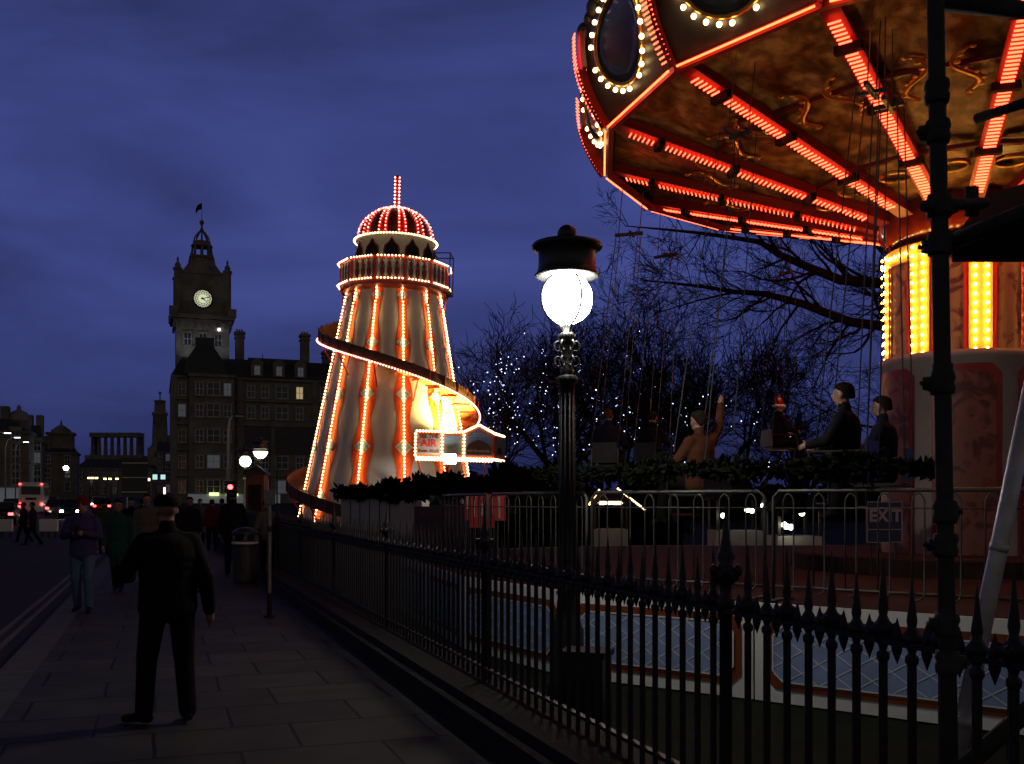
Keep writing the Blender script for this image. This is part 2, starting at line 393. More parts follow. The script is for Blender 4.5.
# ------------------------------------------------------------------ globe lamps
def globe_lamp(name, label, loc, zg=4.03, bowl=False, detail=True, k=1.0, post='iron'):
    g_ = thing(name, label, 'street lamp', loc, 0, 'old street lamps along the railing')
    z0 = -.36
    b = MB(); nseg = 20 if detail else 10
    b.lathe([(.24, z0), (.24, z0 + .25), (.2, z0 + .3), (.2, z0 + .9), (.16, z0 + 1.0), (.13, z0 + 1.1), (.11, z0 + 1.3), (.13, z0 + 1.34), (.10, z0 + 1.4), (.085, zg - 1.0), (.125, zg - .98), (.125, zg - .92), (.09, zg - .9)], nseg)
    if detail:
        for q in range(10):                          # fluting
            a = 2 * math.pi * q / 10; b.tube((.095 * math.cos(a), .095 * math.sin(a), z0 + 1.4), (.08 * math.cos(a), .08 * math.sin(a), zg - 1.0), .018, .014, 5)
    b.build('post', [post], g_, True)
    b = MB(); b.lathe([(.07, zg - .9), (.085, zg - .84), (.06, zg - .78), (.06, zg - .5), (.1, zg - .46), (.1, zg - .42), (.05, zg - .38), (.06, zg - .31)], 14)
    if detail:
        for q in range(6):                           # scrolls of the cradle
            a = q * math.pi / 3
            for zz, rr in ((zg - .74, .1), (zg - .56, .105)):
                ring = [Vector(((rr + .045 * math.cos(w)) * math.cos(a), (rr + .045 * math.cos(w)) * math.sin(a), zz + .06 * math.sin(w))) for w in [2 * math.pi * i / 10 for i in range(10)]]
                b.path(ring, .014, 5, closed=True)
    b.build('cradle', ['dark_metal'], g_, True)
    b = MB(); rg = .3 * k
    if bowl: b.lathe([(.001, zg - .2), (.12, zg - .18), (.25, zg - .08), (.34, zg + .1), (.35, zg + .14), (.001, zg + .141)], 20)
    else: b.ball((0, 0, zg), rg, 28, 18)
    b.build('globe', ['globe' if detail else 'globe_far'], g_, True)
    b = MB()
    for a in (R(-62), R(118), R(200)):               # straps that carry the cap round the globe
        pts = []
        for i in range(9):
            w = -1.25 + 2.2 * i / 8; pts.append(((rg + .025) * math.cos(w) * math.cos(a), (rg + .025) * math.cos(w) * math.sin(a), zg + (rg + .025) * math.sin(w)))
        b.path([(.05 * math.cos(a), .05 * math.sin(a), zg - .42)] + pts, .014, 6)
    b.build('strap', ['iron'], g_, True)
    b = MB(); c = zg + .26
    b.lathe([(.05, c + .03), (.33, c), (.37, c), (.385, c + .02), (.36, c + .05), (.34, c + .10), (.335, c + .27), (.355, c + .30), (.41, c + .33), (.42, c + .36), (.40, c + .385), (.30, c + .405), (.13, c + .43), (.10, c + .44)], 28)
    b.ball((0, 0, c + .5), .115, 14, 10); b.build('cap', ['dark_metal'], g_, True)
    return g_
globe_lamp('globe_lamp', 'tall black lamp with a large bright white globe under a drum cap behind the railing', (.528, 9.6, -.06), 4.44).scale = (.815, .815, .815)
globe_lamp('globe_lamp', 'small distant lamp with a round lit globe above the litter bin', (-14.4, 54, 0), 3.85, detail=False, post='galv')
globe_lamp('bowl_lamp', 'small distant lamp whose lit globe shows only as a half bowl', (-12.2, 48.5, 0), 3.95, bowl=True, detail=False)

# ------------------------------------------------------------------ helter skelter
HS = Vector((-5.66, 46, 0))
hs = thing('helter_skelter', 'striped cream and orange helter skelter tower outlined in lights with a red dome', 'helter skelter', HS)
hs.rotation_euler = (0, R(1.35), 0)                  # the tower leans a little
FA = math.atan2(-46, 5.7)                            # direction from the tower to the camera
def pol(r, th, z):                                   # th degrees: 0 towards the camera, positive to the right
    a = FA + R(th); return Vector((r * math.cos(a), r * math.sin(a), z))
def hr_(z): return 4.15 - .185 * z
b = MB(); b.lathe([(hr_(z), z) for z in [-.45 + i * .5 for i in range(25)]] + [(hr_(11.5), 11.5)], 72)
b.build('tower_body', ['cream'], hs, True)
PH = [9 + 30 * k for k in range(12)]
def bulb_row(bm, pts, r): 
    for p in pts: bm.octa(p, r)
def stripe_mesh():
    b = MB(); n = 74; m = 6; vs = []; fs = []
    for i in range(n + 1):
        z = .1 + 11.3 * i / n; w = (.126 + .034 * math.cos(2 * math.pi * (z - 4) / 2.3)) * (1.04 - .028 * z)
        for j in range(m + 1):
            a = w * (-1 + 2 * j / m); r = hr_(z) + .014; vs.append((r * math.cos(a), r * math.sin(a), z))
    for i in range(n):
        for j in range(m): q = i * (m + 1) + j; fs.append((q, q + 1, q + m + 2, q + m + 1))
    b.add(vs, fs); return b.mesh('orange_stripe', ['orange'], True)
def diamond_mesh():
    out = []
    for z in (1.7, 4.0, 6.3, 8.6, 10.75):
        b = MB()
        r = hr_(z); hw, hh = .112 * r, .38 * (r / 3.4)
        for (ww, o, m) in ((1.0, .03, 'white'), (.8, .045, 'paleblue')):
            b.use(m); mt = frame_matrix((r + o - .01, 0, z), (0, 1, 0), (-.185, 0, 1))
            b.plate([(-hw * ww, 0), (0, -hh * ww), (hw * ww, 0), (0, hh * ww)], mt, .012)
        out.append(b.mesh('diamond', None))
    return out
def string_mesh():
    b = MB(); n = 72
    for i in range(n):
        z = .3 + (11.2 - .3) * i / (n - 1); b.octa((hr_(z) + .11, 0, z), .045)
    return b.mesh('light_string', ['bulb_warm'])
m_st, m_di, m_ls = stripe_mesh(), diamond_mesh(), string_mesh()
for p in PH:
    inst('orange_stripe', m_st, hs, rz=FA + R(p)); [inst('diamond', q, hs, rz=FA + R(p)) for q in m_di]; inst('light_string', m_ls, hs, rz=FA + R(p))
# spiral slide
def sz(th): return 7.35 - .0188 * th
T0, T1 = -222, 338
ths = [T0 + (T1 - T0) * i / 150 for i in range(151)]
FSU = []; fl = MB(); wa = MB(); fa = MB(); vs = []; fs = []; v2 = []; f2 = []
for th in ths:
    z = sz(th); r = hr_(z)
    vs += [pol(r + .02, th, z + .05), pol(r + .84, th, z), pol(r + .84, th, z - .05), pol(r + .02, th, z)]
    v2 += [pol(r + .84, th, z - .06), pol(r + .84, th, z + .46), pol(r + .89, th, z + .46), pol(r + .89, th, z - .06)]
for i in range(150):
    a, c = i * 4, i * 4 + 4
    fs += [(a, a + 1, c + 1, c)]; FSU.append((a + 3, c + 3, c + 2, a + 2))
    f2 += [(a, c, c + 1, a + 1), (a + 1, c + 1, c + 2, a + 2), (a + 2, c + 2, c + 3, a + 3), (a + 3, c + 3, c, a)]
fl.use('brown').add(vs, fs); fl.use('tan').add(vs, FSU); fl.build('slide_floor', None, hs); wa.use('brown').add(v2, f2[:4 * 122]); wa.use('rust').add(v2, f2[4 * 122:])
for i in range(0, 151, 3):                           # battens on the outer wall
    th = ths[i]; z = sz(th); r = hr_(z); wa.use('darkred').beam(pol(r + .91, th, z - .05), pol(r + .91, th, z + .5), .07, .05)
wa.build('slide_wall', None, hs)
b = MB()
for i in range(0, 151, 4):
    b = MB(); th = ths[i]; z = sz(th); r = hr_(z); b.beam(pol(r + .05, th, z - .07), pol(r + .87, th, z - .1), .06, .09)
    if i % 8 == 0: b.beam(pol(r + .84, th, z - .1), pol(hr_(z - 1.0) + .02, th, z - 1.0), .05, .05)
    b.build('slide_bracket', ['red'], hs)
b = MB(); n = 255
for i in range(n):
    th = T0 + 6 + (262 - T0) * i / (n - 1); z = sz(th); b.octa(pol(hr_(z) + .96, th, z - .03), .045)
b.build('slide_light_string', ['bulb_pink'], hs)
# gallery
b = MB(); b.use('darkred').lathe([(1.9, 11.0), (2.42, 11.14), (2.5, 11.18), (2.5, 11.34), (1.7, 11.34)], 24); b.build('gallery_floor', None, hs)
b = MB(); b2 = MB(); b3 = MB()
for k in range(24):
    th = 9 + 15 * k
    if k % 2 == 0: b.beam(pol(2.47, th, 11.32), pol(2.47, th, 12.42), .12, .1)
for k in range(12):
    p, q = pol(2.47, 9 + 30 * k, 0), pol(2.47, 39 + 30 * k, 0)
    for z, hgt in ((11.42, .1), (12.36, .12)):
        b.beam(p + V(0, 0, z), q + V(0, 0, z), .06, hgt)
    for j in range(1, 8):
        u = j / 8; c = p.lerp(q, u)
        bb = b2 if j % 2 else b3
        b2 = MB(); b3 = MB()
        if j % 2: b2.beam(c + V(0, 0, 11.46), c + V(0, 0, 12.3), .10, .05).build('baluster', ['white'], hs)
        else:
            d = (q - p).normalized(); mt = frame_matrix(c + V(0, 0, 11.88), d, (0, 0, 1))
            b3.plate([(-.02, -.4), (.02, -.4), (.1, -.22), (.1, -.05), (.03, .05), (.08, .2), (0, .42), (-.08, .2), (-.03, .05), (-.1, -.05), (-.1, -.22)], mt, .03).build('rail_ornament', ['darkred'], hs)
b.build('gallery_rail', ['red'], hs)
for k in range(12):
    b = MB(); p, q = pol(2.40, 9 + 30 * k, 11.4), pol(2.40, 39 + 30 * k, 11.4); b.add([p, q, q + V(0, 0, .95), p + V(0, 0, .95)], [(0, 1, 2, 3)]); d = (q - p).normalized() * .03; n_ = Vector((-p.y - q.y, p.x + q.x, 0)); n_ = Vector(((p + q).x, (p + q).y, 0)).normalized() * -.03
    b.add([p + n_, q + n_, q + n_ + V(0, 0, .95), p + n_ + V(0, 0, .95)], [(3, 2, 1, 0)]); b.build('gallery_panel', ['cream'], hs)
b = MB()
for z in (11.40, 12.38):
    for i in range(104):
        th = 360 * i / 104; k = int(((th - 9) % 360) // 30); u = ((th - 9) % 30) / 30
        c = pol(2.63, 9 + 30 * k, z).lerp(pol(2.63, 39 + 30 * k, z), u)
        if .06 < u < .94: b.octa(c, .045)
b.build('gallery_lights', ['bulb_white'], hs)
b = MB()                                             # struts under the gallery
for k in range(12): MB().beam(pol(2.45, 9 + 30 * k, 11.12), pol(hr_(10.2) + .02, 9 + 30 * k, 10.2), .05, .05).build('gallery_bracket', ['orange'], hs)
b = MB(); e0 = pol(1.85, 80, 11.3); ex = pol(1, 78, 0).normalized(); ey = Vector((-ex.y, ex.x, 0))
for i in (-.5, .5):
    for j in (.0, .75): b.beam(e0 + ex * j + ey * i, e0 + ex * j + ey * i + V(0, 0, 1.7), .05, .05)
for j in (.0, .75): b.beam(e0 + ex * j - ey * .5 + V(0, 0, 1.7), e0 + ex * j + ey * .5 + V(0, 0, 1.7), .05, .05)
for i in (-.5, .5): b.beam(e0 + ey * i + V(0, 0, 1.7), e0 + ex * .75 + ey * i + V(0, 0, 1.7), .05, .05)
b.box(e0 + ex * .38 - V(0, 0, .06), (.8, 1.0, .1), FA + R(78)); b.build('landing_frame', ['dark_metal'], hs)
# lantern room
b = MB(); b.lathe([(1.80, 11.3), (1.74, 13.45), (1.84, 13.5), (1.86, 13.6), (1.7, 13.64)], 48); b.build('lantern_room', ['cream'], hs, True)
ow = [(-.3, 0), (.3, 0), (.3, .55), (.26, .72), (.12, .86), (0, 1.08), (-.12, .86), (-.26, .72), (-.3, .55)]
wm = MB()
wm.use('darkred').plate([(x * 1.22, y * 1.08 - .02) for x, y in ow], frame_matrix((1.765, 0, 12.25), (0, 1, 0), (0, 0, 1)), .03)
wm.use('void').plate(ow, frame_matrix((1.785, 0, 12.25), (0, 1, 0), (0, 0, 1)), .03)
wm.use('white').box((1.825, 0, 12.5), (.02, .55, .06)); me = wm.mesh('arched_window')
for k in range(12): inst('arched_window', me, hs, rz=FA + R(24 + 30 * k))
b = MB()
for i in range(86): b.octa(pol(1.9, 360 * i / 86, 13.55), .045)
b.build('cornice_lights', ['bulb_white'], hs)
def dome(u): return 1.72 * math.cos(u), 13.62 + 1.5 * math.sin(u)
for k in range(24):
    b = MB(); a0 = FA + R(9 - 7.5 + 15 * k); b.lathe([dome(i / 12 * math.pi / 2 * .97) for i in range(13)], 4, (0, 0, 0), a0, a0 + R(15)); b.build('dome_panel', ['darkred' if k % 2 else 'red'], hs, True)
b = MB(); b1 = MB()
for k in range(12):
    for off in (-5, 5):
        for i in range(13):
            r, z = dome(.05 + 1.42 * i / 12)
            if r < .25 and off > 0: continue
            (b if (i + (off > 0)) % 2 else b1).octa(pol(r + .04, 9 + 30 * k + off * (1 - .3 * i / 12), z + .03), .04)
b.build('dome_light_string', ['bulb_red'], hs); b1.build('dome_light_string', ['bulb_pink'], hs)
b = MB(); b.lathe([(.16, 15.05), (.16, 15.15), (.1, 15.2), (.1, 16.5), (.14, 16.55), (.02, 16.7)], 10); b.build('spire', ['red'], hs)
b = MB()
for i in range(9):
    for th in (-50, 50, 150): b.octa(pol(.13, th, 15.25 + 1.3 * i / 8), .05)
b.build('spire_lights', ['bulb_pink'], hs)
# entrance canopy with its sign panels
A, B_, C_ = W(413, 0, 40.7), W(491, 0, 41.0), W(502, 0, 42.6)
A.z = B_.z = C_.z = 0; A, B_, C_ = A - HS, B_ - HS, C_ - HS
D_ = C_ + (A - B_); zb, zt = 3.52, 4.55
cn = inst('entrance_canopy', None, hs); x_ = (B_ - A).normalized(); yb = (C_ - B_).normalized()
b = MB(); b.prism([A, B_, C_, D_], zb - .06, zb + .02); b.build('canopy_floor', ['tan'], cn)
Wd = (B_ - A).length
def panel(u0, u1, top, m, nm):
    b = MB(); mt = frame_matrix(A + x_ * u0 + V(0, 0, zb + .03), x_, (0, 0, 1)); w = u1 - u0
    b.use('orange').plate([(0, 0), (w, 0)] + [(w * a, c) for a, c in top], mt, .05)
    b.use(m).plate([(.08, .08), (w - .08, .08)] + [(min(max(w * a, .08), w - .08), c - .09) for a, c in top], frame_matrix(A + x_ * u0 + V(0, 0, zb + .03) , x_, (0, 0, 1)) @ Matrix.Translation((0, 0, .052)), .012)
    return b.build(nm, None, cn)
M['sign_cream'] = mat('sign_cream', (.36, .29, .21), .5, 0, .12, 4)
M['sign_grey'] = mat('sign_grey_blue', (.2, .25, .28), .5, 0, .5, 2.5)
M['sign_blue'] = mat('sign_blue', (.12, .18, .32), .5, 0, .25, 4)
u1, u2 = Wd * .34, Wd * .62
p1 = panel(0, u1, [(1, .98), (0, .98)], 'sign_cream', 'sign_panel')
p2 = panel(u1, u2, [(1, .98), (0, .98)], 'sign_grey', 'sign_panel')
p3 = panel(u2, Wd, [(1, .95), (.55, 1.28), (.45, 1.28), (0, .98)], 'sign_blue', 'sign_panel')
def on_panel(u, z): return frame_matrix(A + x_ * u + V(0, 0, z) + Vector((x_.y, -x_.x, 0)) * .075, x_, (0, 0, 1))
lettering('SEE THE', .22, 'darkred', p1, on_panel(u1 / 2, zb + .85)); lettering('FAIR', .42, 'red', p1, on_panel(u1 / 2 - .1, zb + .56)); lettering('from Aloft', .2, 'darkred', p1, on_panel(u1 / 2, zb + .25))
b = MB(); c = (u2 + Wd) / 2; mt = on_panel(0, zb + .1)   # brown arch and band on the blue panel
b.use('rust').plate([(u2 + .1, .05), (Wd - .1, .05), (Wd - .1, .33), (c + .42, .46), (c + .2, .6), (c, .66), (c - .2, .6), (c - .42, .46), (u2 + .1, .36)], mt, .006); b.build('painted_arch', None, p3)
lettering('ELSTONE', .23, 'sign_cream', p3, on_panel(c, zb + .95)); lettering('HELTER SKELTER', .12, 'sign_cream', p3, on_panel(c, zb + .3) @ Matrix.Translation((0, 0, .01)))
b = MB(); mt = frame_matrix(B_ + V(0, 0, zb + .03), yb, (0, 0, 1)); wl_ = (C_ - B_).length
b.use('orange').plate([(0, 0), (wl_, 0), (wl_, .95), (0, .95)], mt, .05); b.use('sign_cream').plate([(.15, .1), (wl_ - .1, .1), (wl_ - .1, .85), (.15, .85)], mt @ Matrix.Translation((0, 0, .052)), .01)
b.use('rust').plate([(.3, .2), (1.2, .2), (.9, .5), (.5, .45)], mt @ Matrix.Translation((0, 0, .066)), .006); b.build('sign_panel', None, cn)
b = MB()
nrm = Vector((x_.y, -x_.x, 0))
def along(p, q, n, off):
    for i in range(n): b.octa(p.lerp(q, (i + .5) / n) + off, .06)
along(A + V(0, 0, zb - .02), B_ + V(0, 0, zb - .02), 26, nrm * .1); along(A + V(0, 0, zb - .1), B_ + V(0, 0, zb - .1), 26, nrm * .07); along(B_ + V(0, 0, zb - .02), C_ + V(0, 0, zb - .02), 10, nrm * .1)
along(A + V(0, 0, zb + 1.06), A + x_ * u2 + V(0, 0, zb + 1.06), 16, nrm * .06)
P0, P1, P2 = A + x_ * u2 + V(0, 0, zb + 1.07), A + x_ * (u2 + Wd) / 2 + V(0, 0, zb + 1.38), B_ + V(0, 0, zb + 1.06)
P1 = A + x_ * ((u2 + Wd) / 2) + V(0, 0, zb + 1.38)
along(P0, P1, 7, nrm * .06); along(P1, P2, 7, nrm * .06); along(B_ + V(0, 0, zb + 1.05), C_ + V(0, 0, zb + 1.02), 9, nrm * .06)
for u in (0, u1, u2): along(A + x_ * u + V(0, 0, zb), A + x_ * u + V(0, 0, zb + 1.0), 7, nrm * .12)
b.build('canopy_lights', ['bulb_white'], cn)
b = MB()
for u in (.1, Wd - .35): b.beam(A + x_ * u + V(0, 0, zb - .06) , A + x_ * u * .9 + (C_ - B_) * .6 + V(0, 0, zb - 1.3), .06, .06)
b.build('canopy_strut', ['orange'], cn)
# floodlights of the entrance
fp = W(448, 457, 40.3) - HS
b = MB(); b.use('dark_metal').box(fp + V(0, .1, 0), (.54, .16, .44)); b.use('flood').box(fp + V(0, -.0, 0), (.48, .06, .38)); b.build('floodlight', None, cn)
def lamp(kind, name, loc, energy, col, size=.2, rot=None, parent=None, **kw):
    d = bpy.data.lights.new(name, kind); d.energy = energy; d.color = col
    if kind == 'AREA': d.size = size
    else: d.shadow_soft_size = size
    for k, v in kw.items(): setattr(d, k, v)
    o = bpy.data.objects.new(name, d); COL.objects.link(o); o.location = loc
    if rot is not None: o.rotation_euler = rot
    o.parent = parent; return o
def aim(a, c): return (Vector(c) - Vector(a)).to_track_quat('-Z', 'Y').to_euler()
lp = pol(4.3, 52, 4.75); tp = pol(hr_(6) , 50, 6.3)
lamp('SPOT', 'canopy_floodlight', HS + lp, 5000, (1, .66, .18), .12, aim(lp, tp), None, spot_size=R(120), spot_blend=.6)
b = MB(); b.use('dark_metal').box(lp + V(0, 0, -.08), (.3, .3, .1)); b.build('uplighter', None, cn)
lamp('POINT', 'entrance_light', HS + fp + V(-.1, -.25, -.15), 70, (.95, .97, 1), .1)

# booth front and fence by the tower, with garland
def garland(name, pts, rad, n, label, group=None, seed=1):
    rnd = random.Random(seed); b = MB(); pts = [Vector(p) for p in pts]
    seg = [(p, q, (q - p).length) for p, q in zip(pts, pts[1:])]; tot = sum(x[2] for x in seg)
    for i in range(n):
        d = rnd.random() * tot
        for p, q, l in seg:
            if d <= l: break
            d -= l
        c = p.lerp(q, min(1, d / l)); a = rnd.uniform(0, 2 * math.pi); rr = rad * (.55 + .45 * math.sin(d * 3.1 + seed)) * rnd.random() ** .5
        ax = (q - p).normalized(); u = ax.cross(V(0, 0, 1)).normalized(); w = u.cross(ax)
        c = c + (u * math.cos(a) + w * math.sin(a)) * rr
        dr = (u * math.cos(a) + w * math.sin(a) + ax * rnd.uniform(-1, 1) + V(0, 0, rnd.uniform(-.4, .5))).normalized()
        ln = rnd.uniform(.08, .17) * (rad / .22); sd = dr.cross(Vector((rnd.uniform(-1, 1), rnd.uniform(-1, 1), rnd.uniform(-1, 1)))).normalized() * ln * .22
        b.add([c - sd, c + dr * ln * .5 - sd * 1.2, c + dr * ln, c + dr * ln * .5 + sd * 1.2, c + sd], [(0, 1, 2, 3, 4)])
    b.path(pts, rad * .35, 6)
    return tag(b.build(name, ['garland']), label, 'garland', group)
M['booth'] = mat('booth_grey', (.34, .36, .37), .6, 0, .15, 1.5, .05)
q0, q1 = W(341, 0, 36), W(400, 0, 34); q0.z = q1.z = 0
bt = thing('ticket_booth', 'plain pale grey booth front with garland on top below the tower', 'booth', q0)
b = MB(); d = q1 - q0; b.prism([V(0, 0), d, d + V(.6, 1.7, 0), V(.6, 1.7, 0)], -.4, 1.75); b.build('wall', ['booth'], bt)
b = MB(); b.prism([V(-.08, -.08), d + V(.08, -.08, 0), d + V(.7, 1.8, 0), V(.5, 1.8, 0)], 1.75, 1.86); b.build('roof', ['dark_metal'], bt)
b = MB()
for i in range(1, 6): b.beam(d * (i / 6) + V(0, -.01, -.4), d * (i / 6) + V(0, -.01, 1.74), .03, .03)
b.build('panel_joint', ['dark_metal'], bt)
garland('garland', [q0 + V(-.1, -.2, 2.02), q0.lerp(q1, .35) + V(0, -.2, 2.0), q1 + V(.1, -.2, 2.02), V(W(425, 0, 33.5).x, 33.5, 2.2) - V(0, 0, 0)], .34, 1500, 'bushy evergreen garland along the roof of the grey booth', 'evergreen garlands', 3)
pf0, pf1 = V(W(415, 0, 30).x, 30, -.4), V(W(470, 0, 25).x, 25, -.4)
pf = thing('picket_fence', 'dark weathered picket fence to the right of the grey booth', 'fence', pf0)
b = MB(); d = pf1 - pf0; n = 30
pk = MB().box((0, 0, .95), (.10, .025, 1.9)).mesh('picket', ['brown'])
for i in range(n): inst('picket', pk, pf, d * (i / n), math.atan2(d.y, d.x))
for z in (.4, 1.5): b.beam(d * 0 + V(0, .03, z), d + V(0, .03, z), .04, .09)
b.build('fence_rail', ['brown'], pf)
garland('garland', [pf0 + V(-.4, -.1, 2.35), pf0.lerp(pf1, .5) + V(0, -.1, 2.5), pf1 + V(0, -.1, 2.35), V(W(560, 0, 23).x, 23, 2.3)], .36, 1900, 'dense evergreen garland running from the picket fence to the lamp post', 'evergreen garlands', 4)
# striped board on the fence
sb0 = V(W(464, 0, 23).x, 23.4, .95); sb = thing('striped_board', 'red and white striped board hanging on the fence below the entrance canopy', 'sign', sb0)
b = MB(); b.box((.48, 0, .55), (.96, .05, .62)); b.box((.4, 0, .16), (.6, .05, .18)); b.build('board', ['red'], sb)
b = MB()
for i, (x, z, hh) in enumerate(((.07, .66, .3), (.24, .58, .5), (.42, .5, .28), (.62, .62, .42), (.8, .55, .5), (.52, .22, .2))): b.box((x, -.035, z), (.055, .02, hh))
b.build('stripe', ['white'], sb)
# ------------------------------------------------------------------ swing ride
RC = Vector((6.82, 15.2, 0)); RR = 5.40; ZR = 7.1; ZC = 5.93; PHI0 = 51.2
FR = math.atan2(-15.2, -6.82)
def rp(r, phi, z):                                   # phi: degrees from the -x axis towards the camera
    a = R(phi); return Vector((-r * math.cos(a), -r * math.sin(a), z))
ride = thing('swing_ride', 'large swing carousel with a sixteen-sided canopy edged in red lamps', 'carousel', RC)
PK = [PHI0 + 22.5 * k for k in range(16)]
def canopy_material():
    m = bpy.data.materials.new('painted_canopy'); m.use_nodes = True; nt = m.node_tree; b = nt.nodes['Principled BSDF']
    tc = node(m, 'ShaderNodeTexCoord'); n = node(m, 'ShaderNodeTexNoise'); n.inputs['Scale'].default_value = 1.6; n.inputs['Detail'].default_value = 8; n.inputs['Distortion'].default_value = 1.6
    nt.links.new(tc.outputs['Object'], n.inputs['Vector'])
    r = node(m, 'ShaderNodeValToRGB'); el = r.color_ramp.elements
    el[0].position = .38; el[0].color = (.26, .08, .02, 1); el[1].position = .62; el[1].color = (.88, .44, .11, 1)
    q = el.new(.5); q.color = (.62, .24, .055, 1)
    nt.links.new(n.outputs['Fac'], r.inputs['Fac'])
    n2 = node(m, 'ShaderNodeTexNoise'); n2.inputs['Scale'].default_value = 5.5; n2.inputs['Detail'].default_value = 4
    nt.links.new(tc.outputs['Object'], n2.inputs['Vector'])
    r2 = node(m, 'ShaderNodeValToRGB'); r2.color_ramp.elements[0].position = .4; r2.color_ramp.elements[0].color = (.35, .3, .3, 1); r2.color_ramp.elements[1].position = .58
    nt.links.new(n2.outputs['Fac'], r2.inputs['Fac'])
    mx = node(m, 'ShaderNodeMix', data_type='RGBA', blend_type='MULTIPLY'); mx.inputs['Factor'].default_value = .8
    nt.links.new(r.outputs['Color'], mx.inputs[6]); nt.links.new(r2.outputs['Color'], mx.inputs[7]); nt.links.new(mx.outputs[2], b.inputs['Base Color'])
    b.inputs['Roughness'].default_value = .36; b.inputs['Coat Weight'].default_value = .25; b.inputs['Coat Roughness'].default_value = .2
    bp = node(m, 'ShaderNodeBump'); bp.inputs['Strength'].default_value = .35; bp.inputs['Distance'].default_value = .03
    nt.links.new(n2.outputs['Fac'], bp.inputs['Height']); nt.links.new(bp.outputs['Normal'], b.inputs['Normal'])
    return m
M['canopy'] = canopy_material()
M['gold'] = mat('gold_scroll', (.75, .42, .1), .3, .85, .2, 8, .2)
M['fascia'] = mat('fascia_board', (.055, .05, .036), .45, 0, .6, 2.2, .1)
M['fascia_mid'] = mat('fascia_mirror', (.10, .11, .10), .25, 0, .3, 2.0)
M['arm_red'] = mat('arm_red', (.30, .02, .008), .4, 0, .2, 4, .05)
M['amber_board'] = mat('amber_board', (.75, .5, .09), .45, 0, .08, 4)
M['panel_pink'] = mat('column_panel', (.26, .12, .09), .5, 0, .3, 5, .06)
M['column'] = mat('column_grey', (.30, .27, .25), .5, 0, .15, 1.5, .03)
def wallpaper(name, base, line):
    """painted lozenge trellis with darker sprays"""
    m = bpy.data.materials.new(name); m.use_nodes = True; nt = m.node_tree; b = nt.nodes['Principled BSDF']
    tc = node(m, 'ShaderNodeTexCoord'); n = node(m, 'ShaderNodeTexNoise'); n.inputs['Scale'].default_value = 3.2; n.inputs['Detail'].default_value = 9; n.inputs['Distortion'].default_value = 1.2
    nt.links.new(tc.outputs['Object'], n.inputs['Vector'])
    r = node(m, 'ShaderNodeValToRGB'); el = r.color_ramp.elements; el[0].position = .40; el[0].color = (*line, 1); el[1].position = .52; el[1].color = (*base, 1)
    nt.links.new(n.outputs['Fac'], r.inputs['Fac']); nt.links.new(r.outputs['Color'], b.inputs['Base Color']); b.inputs['Roughness'].default_value = .45
    return m
M['paper_low'] = wallpaper('column_paper_red', (.17, .07, .05), (.065, .024, .018))
M['paper_high'] = wallpaper('column_paper_gold', (.48, .29, .12), (.17, .055, .03))
# canopy underside, one painted panel per bay, and the roof
RI = 1.0
def under(r): return ZC + (ZR + .2 - ZC) * (r - RI) / (RR - RI)
for k in range(16):
    b = MB(); a0, a1 = PK[k], PK[k] + 22.5; n = 6; vs = []; fs = []
    for i in range(n + 1):
        r = RI + (RR - RI) * i / n
        for j in range(3):
            p = rp(r, a0, under(r)).lerp(rp(r, a1, under(r)), j / 2); p.z += .05 * math.sin(math.pi * j / 2); vs.append(p)
    for i in range(n):
        for j in range(2): q = i * 3 + j; fs.append((q, q + 1, q + 4, q + 3))
    b.add(vs, fs); b.build('canopy_panel', ['canopy'], ride, True)
b = MB(); vs = [Vector((0, 0, 9.2))] + [rp(RR - .02, PK[k], ZR + .25) for k in range(16)]
b.add(vs, [(0, 1 + (k + 1) % 16, 1 + k) for k in range(16)]); b.build('roof', ['darkred'], ride)
b = MB()                                             # cross members between the arms
for k in range(16):
    for r in (2.3, 3.85):
        b.beam(rp(r, PK[k], under(r) - .05), rp(r, PK[k] + 22.5, under(r) - .05), .07, .06)
b.build('cross_member', ['darkred'], ride)
# gold scrolls on the panels
def scroll_mesh(side):
    b = MB()
    for sgn in ((side,) if side else ()):
        for r0, ln in ((3.3, .75),):
            pts = []
            for i in range(22):
                u = i / 21; r = r0 + ln * u; off = sgn * (.28 + .15 * math.sin(u * 6.3))
                p = Vector((r, off * r / 3.6, under(r) - .05)); pts.append(p)
            b.path(pts, [.018 + .03 * math.sin(math.pi * i / 21) for i in range(22)], 5)
            for i in range(0, 22, 3): b.ball(pts[i] + V(.03, .05 * sgn, -.01), .045, 6, 4, (1, 1, .4))
    if side: return b.mesh('gold_scroll', ['gold'], True)
    pts = [Vector((1.9 + .22 * math.cos(w), .22 * math.sin(w), under(1.9) - .05)) for w in [i * 2 * math.pi / 14 for i in range(14)]]
    b.path(pts, .03, 5, closed=True)
    return b.mesh('gold_scroll', ['gold'], True)
mes = [scroll_mesh(q) for q in (-1, 0, 1)]
for k in range(16):
    for me in mes: inst('gold_scroll', me, ride, rz=R(180 + PK[k] + 11.25))
